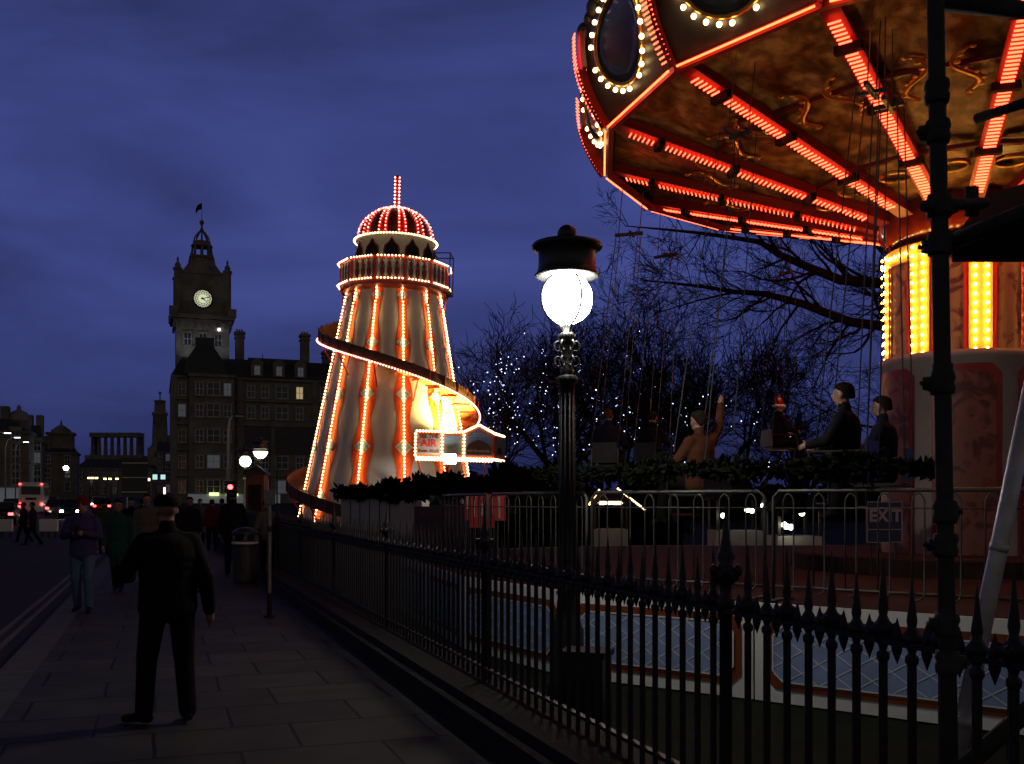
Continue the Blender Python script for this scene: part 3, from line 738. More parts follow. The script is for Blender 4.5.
# arms with transverse tube lamps
def arm_meshes():
    a = MB(); a.beam((RI, 0, ZC - .10), (RR - .05, 0, ZR + .1), .16, .14); a.beam((RI, 0, ZC - .19), (RR - .1, 0, ZR + .01), .24, .025)
    ls = []; gs = []
    for r0, r1 in ((4.75, 5.15), (3.62, 4.6), (2.45, 3.5), (1.5, 2.33)):
        n = int((r1 - r0) / .062); l = MB()
        for i in range(n):
            r = r0 + (r1 - r0) * (i + .5) / n; c = Vector((r, 0, under(r) - .225)); l.beam(c - V(0, .075, 0), c + V(0, .075, 0), .014, .02)
        ls.append(l.mesh('lamp_strip', ['led_red']))
    for r in (4.68, 3.56, 2.39): gs.append(MB().box((r, 0, under(r) - .22), (.09, .32, .1)).mesh('arm_joint', ['void']))
    return a.mesh('arm', ['arm_red']), ls, gs
ma, ml, mj = arm_meshes()
for k in range(16):
    o = inst('arm', ma, ride, rz=R(180 + PK[k])); [inst('lamp_strip', q, o) for q in ml]; [inst('arm_joint', q, o) for q in mj]
# fascia boards with bulb loops, corner strips, rim tubes
def fas(u):                                          # bowed profile, u 0..1 from rim to crest -> (extra radius, height)
    return .40 * u + .13 * math.sin(math.pi * u), 1.32 * u
def fpoint(k, w, u, out=0.0):
    dr, dz = fas(u); p = rp(RR + dr + out, PK[k], ZR + .02 + dz); q = rp(RR + dr + out, PK[k] + 22.5, ZR + .02 + dz); return p.lerp(q, w)
def fmesh():
    b = MB(); nu, nw = 8, 12
    for off, mm in ((0, 'fascia'), (-.06, 'void')):
        vs = []; fs = []; b.use(mm)
        for i in range(nu + 1):
            for j in range(nw + 1):
                u = i / nu * (1 + .26 * math.sin(math.pi * j / nw) ** .7); vs.append(fpoint(0, j / nw, u, off))
        for i in range(nu):
            for j in range(nw): q = i * (nw + 1) + j; fs.append((q, q + 1, q + nw + 2, q + nw + 1))
        b.add(vs, fs)
    b.use('fascia')
    for j in range(13):                              # carved crest
        b.ball(fpoint(0, j / 12, 1 + .26 * math.sin(math.pi * j / 12) ** .7), .085 if j % 2 else .12, 7, 5, (1, 1, 1.1))
    t = []
    for i in range(20):
        w = 2 * math.pi * i / 20; t.append(fpoint(0, .5 + .26 * math.cos(w), .60 + .36 * math.sin(w), .01))
    m2 = MB(); m2.add(t, [tuple(range(20))]); 
    fr = MB(); fr.path([fpoint(0, .5 + .31 * math.cos(2 * math.pi * i / 28), .60 + .44 * math.sin(2 * math.pi * i / 28), .02) for i in range(28)], .035, 6, closed=True)
    l = MB()
    for i in range(26):
        if i % 7 == 6: continue
        w = 2 * math.pi * i / 26; l.ball(fpoint(0, .5 + .345 * math.cos(w), .60 + .5 * math.sin(w), .06), .036, 7, 5)
    return b.mesh('fascia_board', None, True), m2.mesh('mirror', ['fascia_mid']), fr.mesh('mirror_frame', ['gold'], True), l.mesh('bulb_loop', ['bulb_white'])
mf, mm_, mfr, mlp = fmesh()
for k in range(16):
    rz = R(22.5 * k); o = inst('fascia_board', mf, ride, rz=rz); inst('mirror', mm_, o); inst('mirror_frame', mfr, o); inst('bulb_loop', mlp, o)
cp = MB(); cl = MB(); pts = []
for i in range(11):
    dr, dz = fas(i / 10); pts.append(rp(RR + dr + .05, PK[0], ZR + dz))
tx = Vector((math.sin(R(PK[0])), -math.cos(R(PK[0])), 0))
for i in range(10): cp.beam(pts[i], pts[i + 1], .07, .26, tx) if False else cp.beam(pts[i], pts[i + 1], .26, .07, (pts[i].x, pts[i].y, 0))
for i in range(24):
    dr, dz = fas((i + .5) / 24); c = rp(RR + dr + .155, PK[0], ZR + dz); cl.beam(c - tx * .09, c + tx * .09, .016, .016)
mcp, mcl = cp.mesh('corner_strip', ['arm_red']), cl.mesh('lamp_strip', ['led_red'])
for k in range(16):
    o = inst('corner_strip', mcp, ride, rz=R(22.5 * k)); inst('lamp_strip', mcl, o)
rb = MB(); rb.beam(rp(RR, PK[0], ZR - .02), rp(RR, PK[0] + 22.5, ZR - .02), .08, .09); mrb = rb.mesh('rim_beam', ['arm_red'])
rt = MB(); p, q = rp(RR + .075, PK[0] + .9, ZR - .04), rp(RR + .075, PK[0] + 21.6, ZR - .04); rt.tube(p, q, .015, n=6); mrt = rt.mesh('neon_tube', ['neon_red'])
for k in range(16):
    o = inst('rim_beam', mrb, ride, rz=R(22.5 * k)); inst('neon_tube', mrt, o)
# central column
b = MB(); b.lathe([(.9, ZC + .22), (1.09, ZC + .2), (1.19, ZC + .1), (1.22, ZC - .06), (1.17, ZC - .26), (1.06, ZC - .4), (.98, ZC - .44), (.85, ZC - .44)], 64)
M['collar'] = mat('collar_red', (.26, .03, .014), .22, 0, .45, 4, .04, coat=.5)
b.build('collar', ['collar'], ride, True)
b = MB(); b.lathe([(1.06, 3.7), (1.06, 5.42)], 64); b.build('upper_drum', ['paper_high'], ride, True)
b = MB(); b.lathe([(1.13, .5), (1.13, 3.66), (1.16, 3.68), (1.16, 3.78), (1.0, 3.8)], 64); b.build('lower_drum', ['column'], ride, True)
def arc_plate(r, a0, a1, z0, z1, m, cut=0.0):
    """curved panel on the column, optionally with clipped corners"""
    b = MB(); n = 14; vs = []; fs = []
    for i in range(n + 1):
        u = i / n; a = a0 + (a1 - a0) * u; e_ = min(u, 1 - u) * abs(R(a1 - a0)) * r
        c = max(0, cut - e_); vs += [Vector((r * math.cos(FR + R(a)), r * math.sin(FR + R(a)), z0 + c)), Vector((r * math.cos(FR + R(a)), r * math.sin(FR + R(a)), z1 - c))]
    for i in range(n): fs.append((2 * i, 2 * i + 2, 2 * i + 3, 2 * i + 1))
    return b.add(vs, fs)
for k in range(6):
    a = 4 + 60 * k
    o = arc_plate(1.142, a - 23.5, a + 23.5, .68, 3.58, None, .14).build('column_panel', ['darkred'], ride, True)
    arc_plate(1.154, a - 19.5, a + 19.5, .78, 3.48, None, .14).build('wallpaper', ['paper_low'], o, True)
for k in range(8):
    a = -31 + 45 * k
    o = arc_plate(1.072, a - 12, a + 12, 3.72, 5.4, None).build('lamp_board', ['red'], ride, True)
    arc_plate(1.082, a - 8.5, a + 8.5, 3.72, 5.4, None).build('amber_board', ['amber_board'], o, True)
    b = MB()
    for z in range(13):
        for d in (-4.2, 4.2):
            aa = FR + R(a + d); b.ball((1.12 * math.cos(aa), 1.12 * math.sin(aa), 3.78 + z * .13), .021, 7, 5)
    b.build('bulb_row', ['bulb_amber'], o)
    o2 = arc_plate(1.082, a + 8.5, a + 36.5, 5.16, 5.4, None).build('amber_header', ['amber_board'], ride, True)
    b = MB()
    for d in range(5):
        aa = FR + R(a + 11 + d * 5.8); b.ball((1.12 * math.cos(aa), 1.12 * math.sin(aa), 5.28), .021, 7, 5)
    b.build('bulb_row', ['bulb_amber'], o2)
# deck and its panelled skirt
DK = [(-1.95, 18.0), (-.62, 13.4), (.62, 11.25), (2.42, 9.92), (4.55, 8.2), (7.6, 7.5), (11, 8.3), (13.8, 11.5), (14.4, 16.5), (12, 21), (7.5, 23.2), (2.5, 23), (-1, 21)]
DK = [(x - RC.x, y - RC.y) for x, y in DK]
b = MB(); b.prism(DK, .50, .62); b.build('deck', ['deck'], ride)
M['lattice_blue'] = mat('lattice_blue', (.27, .37, .64), .5, 0, .2, 3)
M['lattice_line'] = mat('lattice_line', (.72, .76, .82), .5, 0, .1, 3)
M['skirt_white'] = mat('skirt_white', (.80, .81, .80), .5, 0, .1, 2.5, .04)
M['skirt_red'] = mat('skirt_red', (.20, .045, .012), .45, 0, .25, 4, .04)
for i in range(len(DK)):
    p = Vector((*DK[i], 0)); q = Vector((*DK[(i + 1) % len(DK)], 0)); d = (q - p); L_ = d.length; x = d / L_
    out = Vector((x.y, -x.x, 0)); nn = 2 if L_ > 4.2 else 1
    for j in range(nn):
        a = p + d * (j / nn); w = L_ / nn; z0, z1 = -.34, .62; hh = z1 - z0
        mt = frame_matrix(a + V(0, 0, z0) + out * .02, x, (0, 0, 1))
        b = MB(); b.plate([(.012, 0), (w - .012, 0), (w - .012, hh), (.012, hh)], mt, .03); o = b.build('skirt_panel', ['skirt_white'], ride)
        def octo(m, c): return [(m, m + c), (m + c, m), (w - m - c, m), (w - m, m + c), (w - m, hh - m - c), (w - m - c, hh - m), (m + c, hh - m), (m, hh - m - c)]
        b = MB(); b.plate(octo(.13, .10), mt @ Matrix.Translation((0, 0, .031)), .008); b.build('red_border', ['skirt_red'], o)
        inn = octo(.21, .10)
        b = MB(); b.plate(inn, mt @ Matrix.Translation((0, 0, .041)), .006); b.build('blue_field', ['lattice_blue'], o)
        b = MB(); zz = mt @ Matrix.Translation((0, 0, .049)); lo, hi, le, ri = .22, hh - .22, .22, w - .22
        def clip(x0, y0, x1, y1):
            t0, t1 = 0.0, 1.0; dx, dy = x1 - x0, y1 - y0
            for pp, qq in ((-dx, x0 - le), (dx, ri - x0), (-dy, y0 - lo), (dy, hi - y0)):
                if abs(pp) < 1e-9:
                    if qq < 0: return None
                    continue
                t = qq / pp
                if pp < 0: t0 = max(t0, t)
                else: t1 = min(t1, t)
            return (x0 + dx * t0, y0 + dy * t0, x0 + dx * t1, y0 + dy * t1) if t0 < t1 else None
        stp = .26; nL = int((w + hh) / stp) + 4
        for s_ in range(-nL, nL):
            for sg in (-1, 1):
                y0_ = s_ * stp * .8; seg = clip(0, y0_, w, y0_ + sg * w * .62)
                if seg:
                    A_, Bq = Vector((seg[0], seg[1], .0008 * (sg + 1))), Vector((seg[2], seg[3], .0008 * (sg + 1)))
                    if (Bq - A_).length > .06:
                        n_ = Vector((-(Bq - A_).y, (Bq - A_).x, 0)).normalized() * .0055
                        b.add([zz @ (A_ - n_), zz @ (Bq - n_), zz @ (Bq + n_), zz @ (A_ + n_)], [(0, 1, 2, 3)])
        for c0, c1 in zip(inn, inn[1:] + inn[:1]):
            A_, Bq = Vector((*c0, .004)), Vector((*c1, .004)); n_ = Vector((-(Bq - A_).y, (Bq - A_).x, 0)).normalized() * .008
            b.add([zz @ (A_ - n_), zz @ (Bq - n_), zz @ (Bq + n_), zz @ (A_ + n_)], [(0, 1, 2, 3)])
        b.build('lattice', ['lattice_line'], o)
# stairs/machine box inside the ride, low brown plinth around the column
b = MB(); b.lathe([(2.5, .62), (2.5, .84), (2.46, .86), (1.2, .86)], 40); b.build('inner_step', ['deck'], ride)

# ------------------------------------------------------------------ barriers on the deck edge
def barrier_meshes(w):
    f = MB(); hgt = 1.1
    f.path([(0, 0, 0), (0, 0, hgt - .06), (.06, 0, hgt), (w - .06, 0, hgt), (w, 0, hgt - .06), (w, 0, 0)], .02, 8)
    f.tube((0, 0, .14), (w, 0, .14), .015, n=6); f.tube((0, 0, .93), (w, 0, .93), .008, n=5)
    for x in (.08, w - .08): f.box((x, 0, .012), (.06, .5, .024))
    n = int(w / .28); bars = []
    b = MB(); b.path([(-.055, 0, .16), (-.055, 0, .98), (-.05, 0, 1.02), (-.025, 0, 1.06), (0, 0, 1.075), (.025, 0, 1.06), (.05, 0, 1.02), (.055, 0, .98), (.055, 0, .16), (.045, -.02, .11), (.015, -.045, .085), (-.02, -.045, .085)], .0085, 6)
    return f.mesh('frame', ['barrier'], True), b.mesh('hoop', ['barrier'], True), n
inset = .30
def edge_pt(i, u):
    p = Vector((*DK[i], 0)); q = Vector((*DK[(i + 1) % len(DK)], 0)); return p.lerp(q, u) * (1 - inset / 7.2)
bar_lab = {0: 'steel hoop barrier on the deck edge above the leftmost skirt panel', 1: 'steel hoop barrier on the deck behind the black globe lamp', 2: 'steel hoop barrier on the deck just right of the globe lamp post', 3: 'steel hoop barrier on the deck in front of the dark exit sign', 4: 'steel hoop barrier on the deck behind the slanting silver tube'}
for i in range(5):
    p, q = edge_pt(i, .02), edge_pt(i, .98); d = q - p; w = d.length
    if i == 0: p = p.lerp(q, .35); d = q - p; w = d.length
    t = thing('crowd_barrier', bar_lab[i], 'barrier', RC + p + V(0, 0, .62), math.atan2(d.y, d.x), 'steel barriers round the ride deck')
    mf_, mh, n = barrier_meshes(w); inst('frame', mf_, t)
    for j in range(n): inst('hoop', mh, t, ((j + .5) * w / n, 0, 0))
def gp(i, u, z): return RC + edge_pt(i, u) + V(0, 0, z)
gz = 1.90
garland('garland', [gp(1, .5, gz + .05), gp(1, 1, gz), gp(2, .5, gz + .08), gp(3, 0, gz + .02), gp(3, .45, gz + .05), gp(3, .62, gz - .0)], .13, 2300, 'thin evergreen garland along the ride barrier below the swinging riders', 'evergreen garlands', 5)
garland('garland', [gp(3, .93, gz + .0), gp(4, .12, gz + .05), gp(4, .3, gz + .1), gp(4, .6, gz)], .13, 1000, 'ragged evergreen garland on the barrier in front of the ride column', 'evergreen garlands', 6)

jp = W(586, 700, 8.3); jb = thing('junction_box', 'squat black equipment box on the ground in front of the ride skirt', 'equipment box', (jp.x, 8.3, -.36), R(-20))
b = MB(); b.box((0, 0, .36), (.36, .3, .68)); b.build('case', ['dark_metal'], jb); b = MB(); b.box((0, 0, .72), (.4, .34, .05)); b.build('lid', ['iron'], jb)
lp_ = W(799, 726, 7.18); lt = MB()
lt.add([(-.05, 0, .01), (.03, -.02, .015), (.06, .02, .02), (-.03, .03, .03), (-.04, .01, .045), (.05, .01, .05)], [(0, 1, 2, 3), (0, 1, 5, 4), (3, 2, 5, 4), (1, 2, 5), (0, 4, 3)])
o = lt.build('litter', ['white']); o.location = (lp_.x, 7.18, -.355); tag(o, 'crumpled white paper on the dark ground behind the railing', 'litter')
# exit sign on the deck
ex_p = W(866, 520, 13.6)
ex = thing('exit_sign', 'dark blue exit sign with pale letters standing left of the ride column', 'sign', (ex_p.x, ex_p.y, .62), R(8))
M['sign_navy'] = mat('sign_navy', (.02, .02, .06), .5, 0, .2, 4)
M['sign_letter'] = mat('sign_letter', (.30, .22, .235), .5, 0, .1, 4)
b = MB(); b.box((.26, 0, .72), (.52, .03, .56)); b.build('board', ['sign_navy'], ex)
b = MB()
for z in (.445, .62, .995): b.box((.26, -.017, z), (.5, .006, .012))
for x in (.008, .512): b.box((x, -.017, .72), (.012, .006, .55))
b.build('border', ['sign_letter'], ex)
b = MB(); b.tube((.08, .02, 0), (.08, .02, .95), .018); b.tube((.44, .02, 0), (.44, .02, .95), .018); b.build('leg', ['dark_metal'], ex)
lettering('EXIT', .23, 'sign_letter', ex, frame_matrix((.27, -.02, .80), (1, 0, 0), (0, 0, 1)), ext=.003)

# ------------------------------------------------------------------ swing seats
def swing(px, py_head, Y, label, grp='swing seats hanging from the ride'):
    h = W(px, py_head, Y); seat = Vector((h.x, h.y, h.z - .80))       # seat level below the head
    rel = seat - RC; ph = math.degrees(math.atan2(-rel.y, -rel.x)); yaw = math.atan2(rel.y, rel.x)  # local x = outward
    t = thing('hanging_chair', label, 'swing seat', seat, yaw, grp)
    b = MB(); b.box((0, 0, -.02), (.42, .46, .04)); b.use('x') if False else None
    b.box((0, .25, .2), (.42, .03, .34)); b.build('seat', ['dark_metal'], t)
    b = MB()
    for x in (-.23, .23):
        b.path([(x, -.3, .26), (x, .26, .26), (x, .26, -.03), (x, -.24, -.03), (x, -.3, .0), (x, -.3, .26)], .014, 6)
    b.path([(-.23, -.3, .26), (.23, -.3, .26)], .014, 6); b.path([(-.23, -.24, -.26), (.23, -.24, -.26)], .014, 6)
    for x in (-.23, .23): b.tube((x, -.24, -.03), (x, -.24, -.26), .012, n=5)
    b.build('frame', ['dark_metal'], t)
    rt_ = rel.to_2d().length; top_r = min(RR - .35, rt_ - .25); zt = under(min(top_r, RR)) - .2 - seat.z
    mid = Vector((top_r - rt_, 0, zt)); sp = mid * .82
    b = MB()
    for x in (-.23, .23):
        for y in (-.24, .26): b.tube((x, y, .26), (sp.x + x * .8, y * .5, sp.z), .008, n=4)
    for x in (-.18, .18): b.tube((sp.x + x, 0, sp.z), (mid.x + x, 0, mid.z), .008, n=4)
    b.build('chain', ['dark_metal'], t)
    b = MB(); b.beam((sp.x - .24, 0, sp.z), (sp.x + .24, 0, sp.z), .05, .05); b.beam((sp.x - .05, -.16, sp.z), (sp.x - .05, .16, sp.z), .04, .04); b.build('spreader', ['dark_metal'], t)
    return seat, yaw
RIDERS = []
for px, py, Y, lab in ((608, 418, 17.0, 'swing seat nearest the globe lamp, on the far side of the ride'), (652, 420, 18.6, 'second swing seat from the globe lamp, on the far side of the ride'),
                       (700, 424, 11.6, 'swing seat carrying the rider in the russet coat'), (778, 409, 20.4, 'far swing seat carrying the rider in the red and white pointed hat'),
                       (846, 398, 10.0, 'nearest swing seat, just left of the ride column'), (884, 410, 10.9, 'swing seat overlapping the left edge of the ride column')):
    RIDERS.append(swing(px, py, Y, lab))

# ------------------------------------------------------------------ scaffold at the right edge
sc = thing('scaffold', 'dark steel tube scaffold with couplers rising in front of the railing', 'scaffold', (0, 0, 0))
Ys = 2.72
def SP(px, py, Y=Ys): return W(px, py, Y)
top, bot = SP(930.5, -260), SP(955, 1060)
b = MB(); b.tube(top, bot, .0225, n=16); b.build('pole', ['tube'], sc, True)
def pole_at(py): 
    u = (SP(0, py).z - top.z) / (bot.z - top.z); return top.lerp(bot, u)
cm = MB(); cm.lathe([(.0235, -.032), (.031, -.03), (.034, -.012), (.029, 0), (.034, .012), (.031, .03), (.0235, .032)], 14)
cm.box((.03, 0, 0), (.03, .045, .035)); cm.tube((.045, -.03, 0), (.045, .03, 0), .007, n=6); cme = cm.mesh('coupler', ['tube'], True)
for py, a in ((92, 1.2), (132, 2.6), (206, .4), (244, 1.9), (383, 2.4), (512, .8), (545, 2.0), (625, 2.8), (662, .3)):
    inst('coupler', cme, sc, pole_at(py), a)
b = MB(); b.path([pole_at(382) + V(0, 0, .05), pole_at(382)], .028, 14); b.build('sleeve', ['tube'], sc, True)
b = MB()
b.tube(SP(945, 3, 2.75), SP(1150, 22, 2.5), .0225, n=12); b.build('ledger_tube', ['tube'], sc, True)
b = MB(); b.tube(SP(976, 119, 2.8), SP(1120, 72, 2.5), .014, n=10); b.build('ledger_tube', ['tube'], sc, True)
b = MB(); b.tube(SP(925, 206, 2.68), SP(985, 203, 2.9), .016, n=10); b.build('ledger_tube', ['tube'], sc, True)
b = MB(); b.tube(SP(946, 244, 2.78), SP(1180, 150, 2.4), .0225, n=12); b.build('brace_tube', ['tube'], sc, True)
b = MB(); b.tube(SP(972, 205, 2.9) + V(0, 0, -.03), SP(972, 205, 2.9) + V(0, 0, .05), .02, n=8); b.build('end_clamp', ['tube'], sc, True)
b = MB()                                             # boarded soffit
p = [SP(952, 238, 2.9), SP(952, 262, 2.9), SP(1190, 262, 2.45), SP(1190, 168, 2.45)]
off = V(.3, .4, .25)
b.add([*p, *[x + off for x in p]], [(0, 1, 2, 3), (7, 6, 5, 4), (0, 4, 5, 1), (1, 5, 6, 2), (2, 6, 7, 3), (3, 7, 4, 0)]); b.build('dark_sheeting', ['void'], sc)
st = thing('silver_prop', 'bright galvanised tube leaning behind the railing spears', 'pole', SP(962, 730, 3.6))
b = MB(); o_ = SP(962, 730, 3.6); b.tube(SP(1046, 318, 3.75) - o_, SP(953, 772, 3.6) - o_, .0315, n=18); b.build('tube', ['galv'], st, True)
b = MB(); b.tube(SP(965, 716, 3.6) - o_, SP(963.5, 726, 3.6) - o_, .036, n=18); b.tube(SP(1000, 544, 3.66) - o_, SP(998.5, 551, 3.66) - o_, .034, n=18); b.build('collar', ['galv'], st, True)
st = thing('ground_brace', 'dark brace tube lying low across the bottom right corner', 'pole', SP(985, 745, 3.3))
b = MB(); o_ = SP(985, 745, 3.3); b.tube(SP(955, 775, 3.3) - o_, SP(1090, 655, 3.3) - o_, .03, n=14); b.build('tube', ['tube'], st, True)
b = MB(); b.tube(SP(1010, 760, 3.35) - o_, SP(1012, 640, 3.35) - o_, .012, n=8); b.build('upright', ['tube'], st, True)
# ------------------------------------------------------------------ hotel with clock tower
H0 = S(2.8, 211.3, 0); ho = thing('grand_hotel', 'soot-dark stone hotel with mansard roof, tall chimneys and a great clock tower', 'building', H0, ST)
b = MB(); b.box((23, 18, 12), (46, 36, 30)); b.use('stone')
for z in (7.2, 12.4, 17.6, 22.6, 27.0): b.box((23, -.05, z), (46.4, .9, .45))
for x in (.4, 13.2, 28.4, 45.6): b.box((x, -.1, 12), (1.2, .6, 30))
b.build('wall', ['stone'], ho)
b = MB(); ew, dp = 46.3, 36.2                        # mansard
b.add([(-.2, -.2, 27.2), (46.2, -.2, 27.2), (46.2, 36, 27.2), (-.2, 36, 27.2), (2, 2.4, 31.3), (44, 2.4, 31.3), (44, 34, 31.3), (2, 34, 31.3)], [(0, 1, 5, 4), (1, 2, 6, 5), (2, 3, 7, 6), (3, 0, 4, 7), (4, 5, 6, 7)])
b.build('roof', ['slate'], ho)
b = MB(); b.box((21, 3.2, 31.6), (12, .3, .5)); b.box((18, 3.2, 32.0), (.15, .15, 1.2)); b.build('roof_rail', ['dark_metal'], ho)
b = MB(); b.use('stone')                             # gabled bay with a bell roof in front of the tower
b.box((7.6, -.7, 13), (8.6, 2.2, 28)); b.box((7.6, -.9, 27.2), (9.2, 2.6, .6))
for i, (w0, z0, w1, z1) in enumerate(((8.4, 27.4, 7.9, 29.0), (7.9, 29.0, 6.7, 30.6), (6.7, 30.6, 5.0, 32.0), (5.0, 32.0, 3.5, 33.1), (3.7, 33.1, 3.7, 35.0))):
    d0, d1 = w0 * .5, w1 * .5; yc = .6; xc = 6.3
    b.use('slate').add([(xc - w0 / 2, yc - d0 / 2, z0), (xc + w0 / 2, yc - d0 / 2, z0), (xc + w0 / 2, yc + d0 / 2, z0), (xc - w0 / 2, yc + d0 / 2, z0), (xc - w1 / 2, yc - d1 / 2, z1), (xc + w1 / 2, yc - d1 / 2, z1), (xc + w1 / 2, yc + d1 / 2, z1), (xc - w1 / 2, yc + d1 / 2, z1)], [(0, 1, 5, 4), (1, 2, 6, 5), (2, 3, 7, 6), (3, 0, 4, 7), (4, 5, 6, 7)])
b.build('gabled_bay', None, ho)
b = MB(); b.box((37, -.4, 15), (9, 1.6, 34)); b.box((37, -.5, 32.2), (9.6, 2, .6)); b.box((34.5, 1, 33.4), (2, 2, 3)); b.box((39.5, 1, 34.2), (2.4, 2.4, 4.4)); b.box((41.5, 1, 35), (3, 3, 5)); b.build('pavilion', ['stone'], ho)
for x, hh in ((13.4, 36.8), (26.8, 37.0), (31.5, 33.6)):
    b = MB(); b.box((x, 4, (30 + hh) / 2), (1.7, 2.4, hh - 30)); b.box((x, 4, hh - .8), (2.1, 2.8, .3)); b.box((x, 4, hh + .1), (2.2, 2.9, .5))
    for j in range(3): b.tube((x - .5 + .5 * j, 4, hh + .3), (x - .5 + .5 * j, 4, hh + 1.0), .2, .16, 8)
    b.build('chimney', ['stone'], ho)
def win_mesh(w, hgt, glassm, mull=True):
    b = MB(); b.use('stone_pale'); d = .16
    b.box((-w / 2 - .1, 0, hgt / 2), (.2, d, hgt + .2)); b.box((w / 2 + .1, 0, hgt / 2), (.2, d, hgt + .2)); b.box((0, 0, hgt + .2), (w + .7, d + .1, .3)); b.box((0, -.05, -.12), (w + .7, d + .2, .24))
    b.use('white'); t = .09
    for z in (.05, hgt / 2, hgt - .05): b.box((0, .02, z), (w, .08, t))
    for x in ((-w / 2 + .05, w / 2 - .05) + ((0,) if mull else ())): b.box((x, .025, hgt / 2), (t, .07, hgt))
    b.use(glassm).box((0, .07, hgt / 2), (w, .04, hgt)); return b.mesh('window')
wms = {g: win_mesh(1.5, 2.6, g) for g in ('glass', 'dim_window', 'lit_window')}
wmd = {g: win_mesh(2.5, 2.7, g) for g in ('glass', 'dim_window', 'lit_window')}
rw = random.Random(3)
for zi, z in enumerate((3.6, 8.6, 13.8, 18.9, 23.2)):
    for x, dbl in ((1.9, 0), (5.2, 0), (7.9, 1), (10.6, 0), (15.4, 0), (18.2, 0), (21.6, 1), (25.2, 0), (30.2, 0), (33.6, 0), (37.2, 1), (40.8, 0), (44, 0)):
        y = -1.88 if 3.6 < x < 11.8 else (-1.28 if 32.8 < x < 41.3 else -.08)
        lit = 'lit_window' if (zi, x) == (4, 25.2) else ('dim_window' if rw.random() < .22 else 'glass')
        inst('window', (wmd if dbl else wms)[lit], ho, (x, y, z))
for x in (16.6, 21, 25.4):                           # dormers
    b = MB(); b.box((x, 1.2, 29), (2.4, 2.6, 2.8)); b.add([(x - 1.4, -.2, 30.4), (x + 1.4, -.2, 30.4), (x, -.2, 31.5), (x - 1.4, 2.6, 30.4), (x + 1.4, 2.6, 30.4), (x, 2.6, 31.5)], [(0, 1, 2), (5, 4, 3), (0, 2, 5, 3), (1, 4, 5, 2)])
    o = b.build('dormer', ['stone'], ho); inst('window', wms['dim_window'], o, (x, -.18, 27.9), 0, (.8, 1, .75))
# tower
TX, TY, TH = 6.1, 9.5, 5.25
tw = inst('clock_tower', None, ho, (TX, TY, 0))
b = MB()
b.box((0, 0, 32.5), (TH * 2, TH * 2, 13)); b.build('shaft', ['stone_pale'], tw)
b = MB()
b.box((0, 0, 44), (TH * 2 - .1, TH * 2 - .1, 10)); b.box((0, 0, 39.0), (TH * 2 + 1.0, TH * 2 + 1.0, .7)); b.box((0, 0, 39.9), (TH * 2 + 2.2, TH * 2 + 2.2, .8)); b.box((0, 0, 40.7), (TH * 2 + .9, TH * 2 + .9, .5))
for sx in (-1, 1):
    for sy in (-1, 1):
        b.box((sx * (TH + .5), sy * (TH + .5), 40.9), (1.7, 1.7, 1.6))
        b.lathe([(.75, 40), (.75, 49.2), (.95, 49.3), (.95, 49.8), (.55, 50.0), (.6, 50.5), (.15, 51.2), (.25, 51.6), (.02, 52.2)], 10, (sx * (TH - .35), sy * (TH - .35), 0))
for i in range(7):
    for sx, sy in ((0, -1), (0, 1), (-1, 0), (1, 0)):
        u = -4.6 + 9.2 * i / 6; b.box((u if sx == 0 else sx * (TH + .35), u if sy == 0 else sy * (TH + .35), 38.3), (.5, .5, .9))
b.box((0, 0, 49.1), (TH * 2 + .4, TH * 2 + .4, .5)); b.build('clock_stage', ['stone'], tw)
b = MB(); T = TH - .9
prof = [(T * 1.18, 49.3), (T * 1.0, 50.6), (T * .78, 51.9), (T * .62, 53.2)]
b.lathe([(r * 1.15, z) for r, z in prof], 8, a0=R(22.5), a1=R(382.5)); b.lathe([(3.0, 53.2), (3.3, 53.4), (3.3, 53.8), (2.9, 53.9)], 16)
for k in range(8):
    a = R(45 * k); b.tube((2.6 * math.cos(a), 2.6 * math.sin(a), 53.8), (2.35 * math.cos(a), 2.35 * math.sin(a), 56.2), .38, .34, 6); b.tube((3.3 * math.cos(a), 3.3 * math.sin(a), 52.4), (2.9 * math.cos(a), 2.9 * math.sin(a), 54.6), .3, .05, 5)
b.lathe([(2.8, 56.1), (2.85, 56.4), (2.2, 57.0), (1.9, 57.4)], 16)
for k in range(8):
    a = R(45 * k); pts = [(2.2 * math.cos(a), 2.2 * math.sin(a), 57.0), (1.75 * math.cos(a), 1.75 * math.sin(a), 58.4), (.9 * math.cos(a), .9 * math.sin(a), 59.4), (.2 * math.cos(a), .2 * math.sin(a), 60.0)]; b.path(pts, .2, 5)
b.lathe([(.45, 59.8), (.5, 60.2), (.25, 60.6), (.3, 61.2), (.7, 61.8), (.3, 62.3), (.02, 62.5)], 10); o = b.build('crown', ['stone'], tw); o.scale = (.78, .78, .92); o.location = (0, 0, 3.95)
b = MB(); b.tube((0, 0, 61.2), (0, 0, 65.0), .06, .04, 6); b.build('flagpole', ['dark_metal'], ho).location = (TX, TY, 0)
b = MB(); vs = []; fs = []
for i in range(6):
    for j in range(4): vs.append((-.02 - i * .24, .25 * math.sin(i * 1.3), 64.9 - j * .42 - .05 * i * i))
for i in range(5):
    for j in range(3): q = i * 4 + j; fs.append((q, q + 1, q + 5, q + 4))
b.add(vs, fs); b.build('flag', ['void'], ho, True).location = (TX, TY, 0)
zc = 43.7
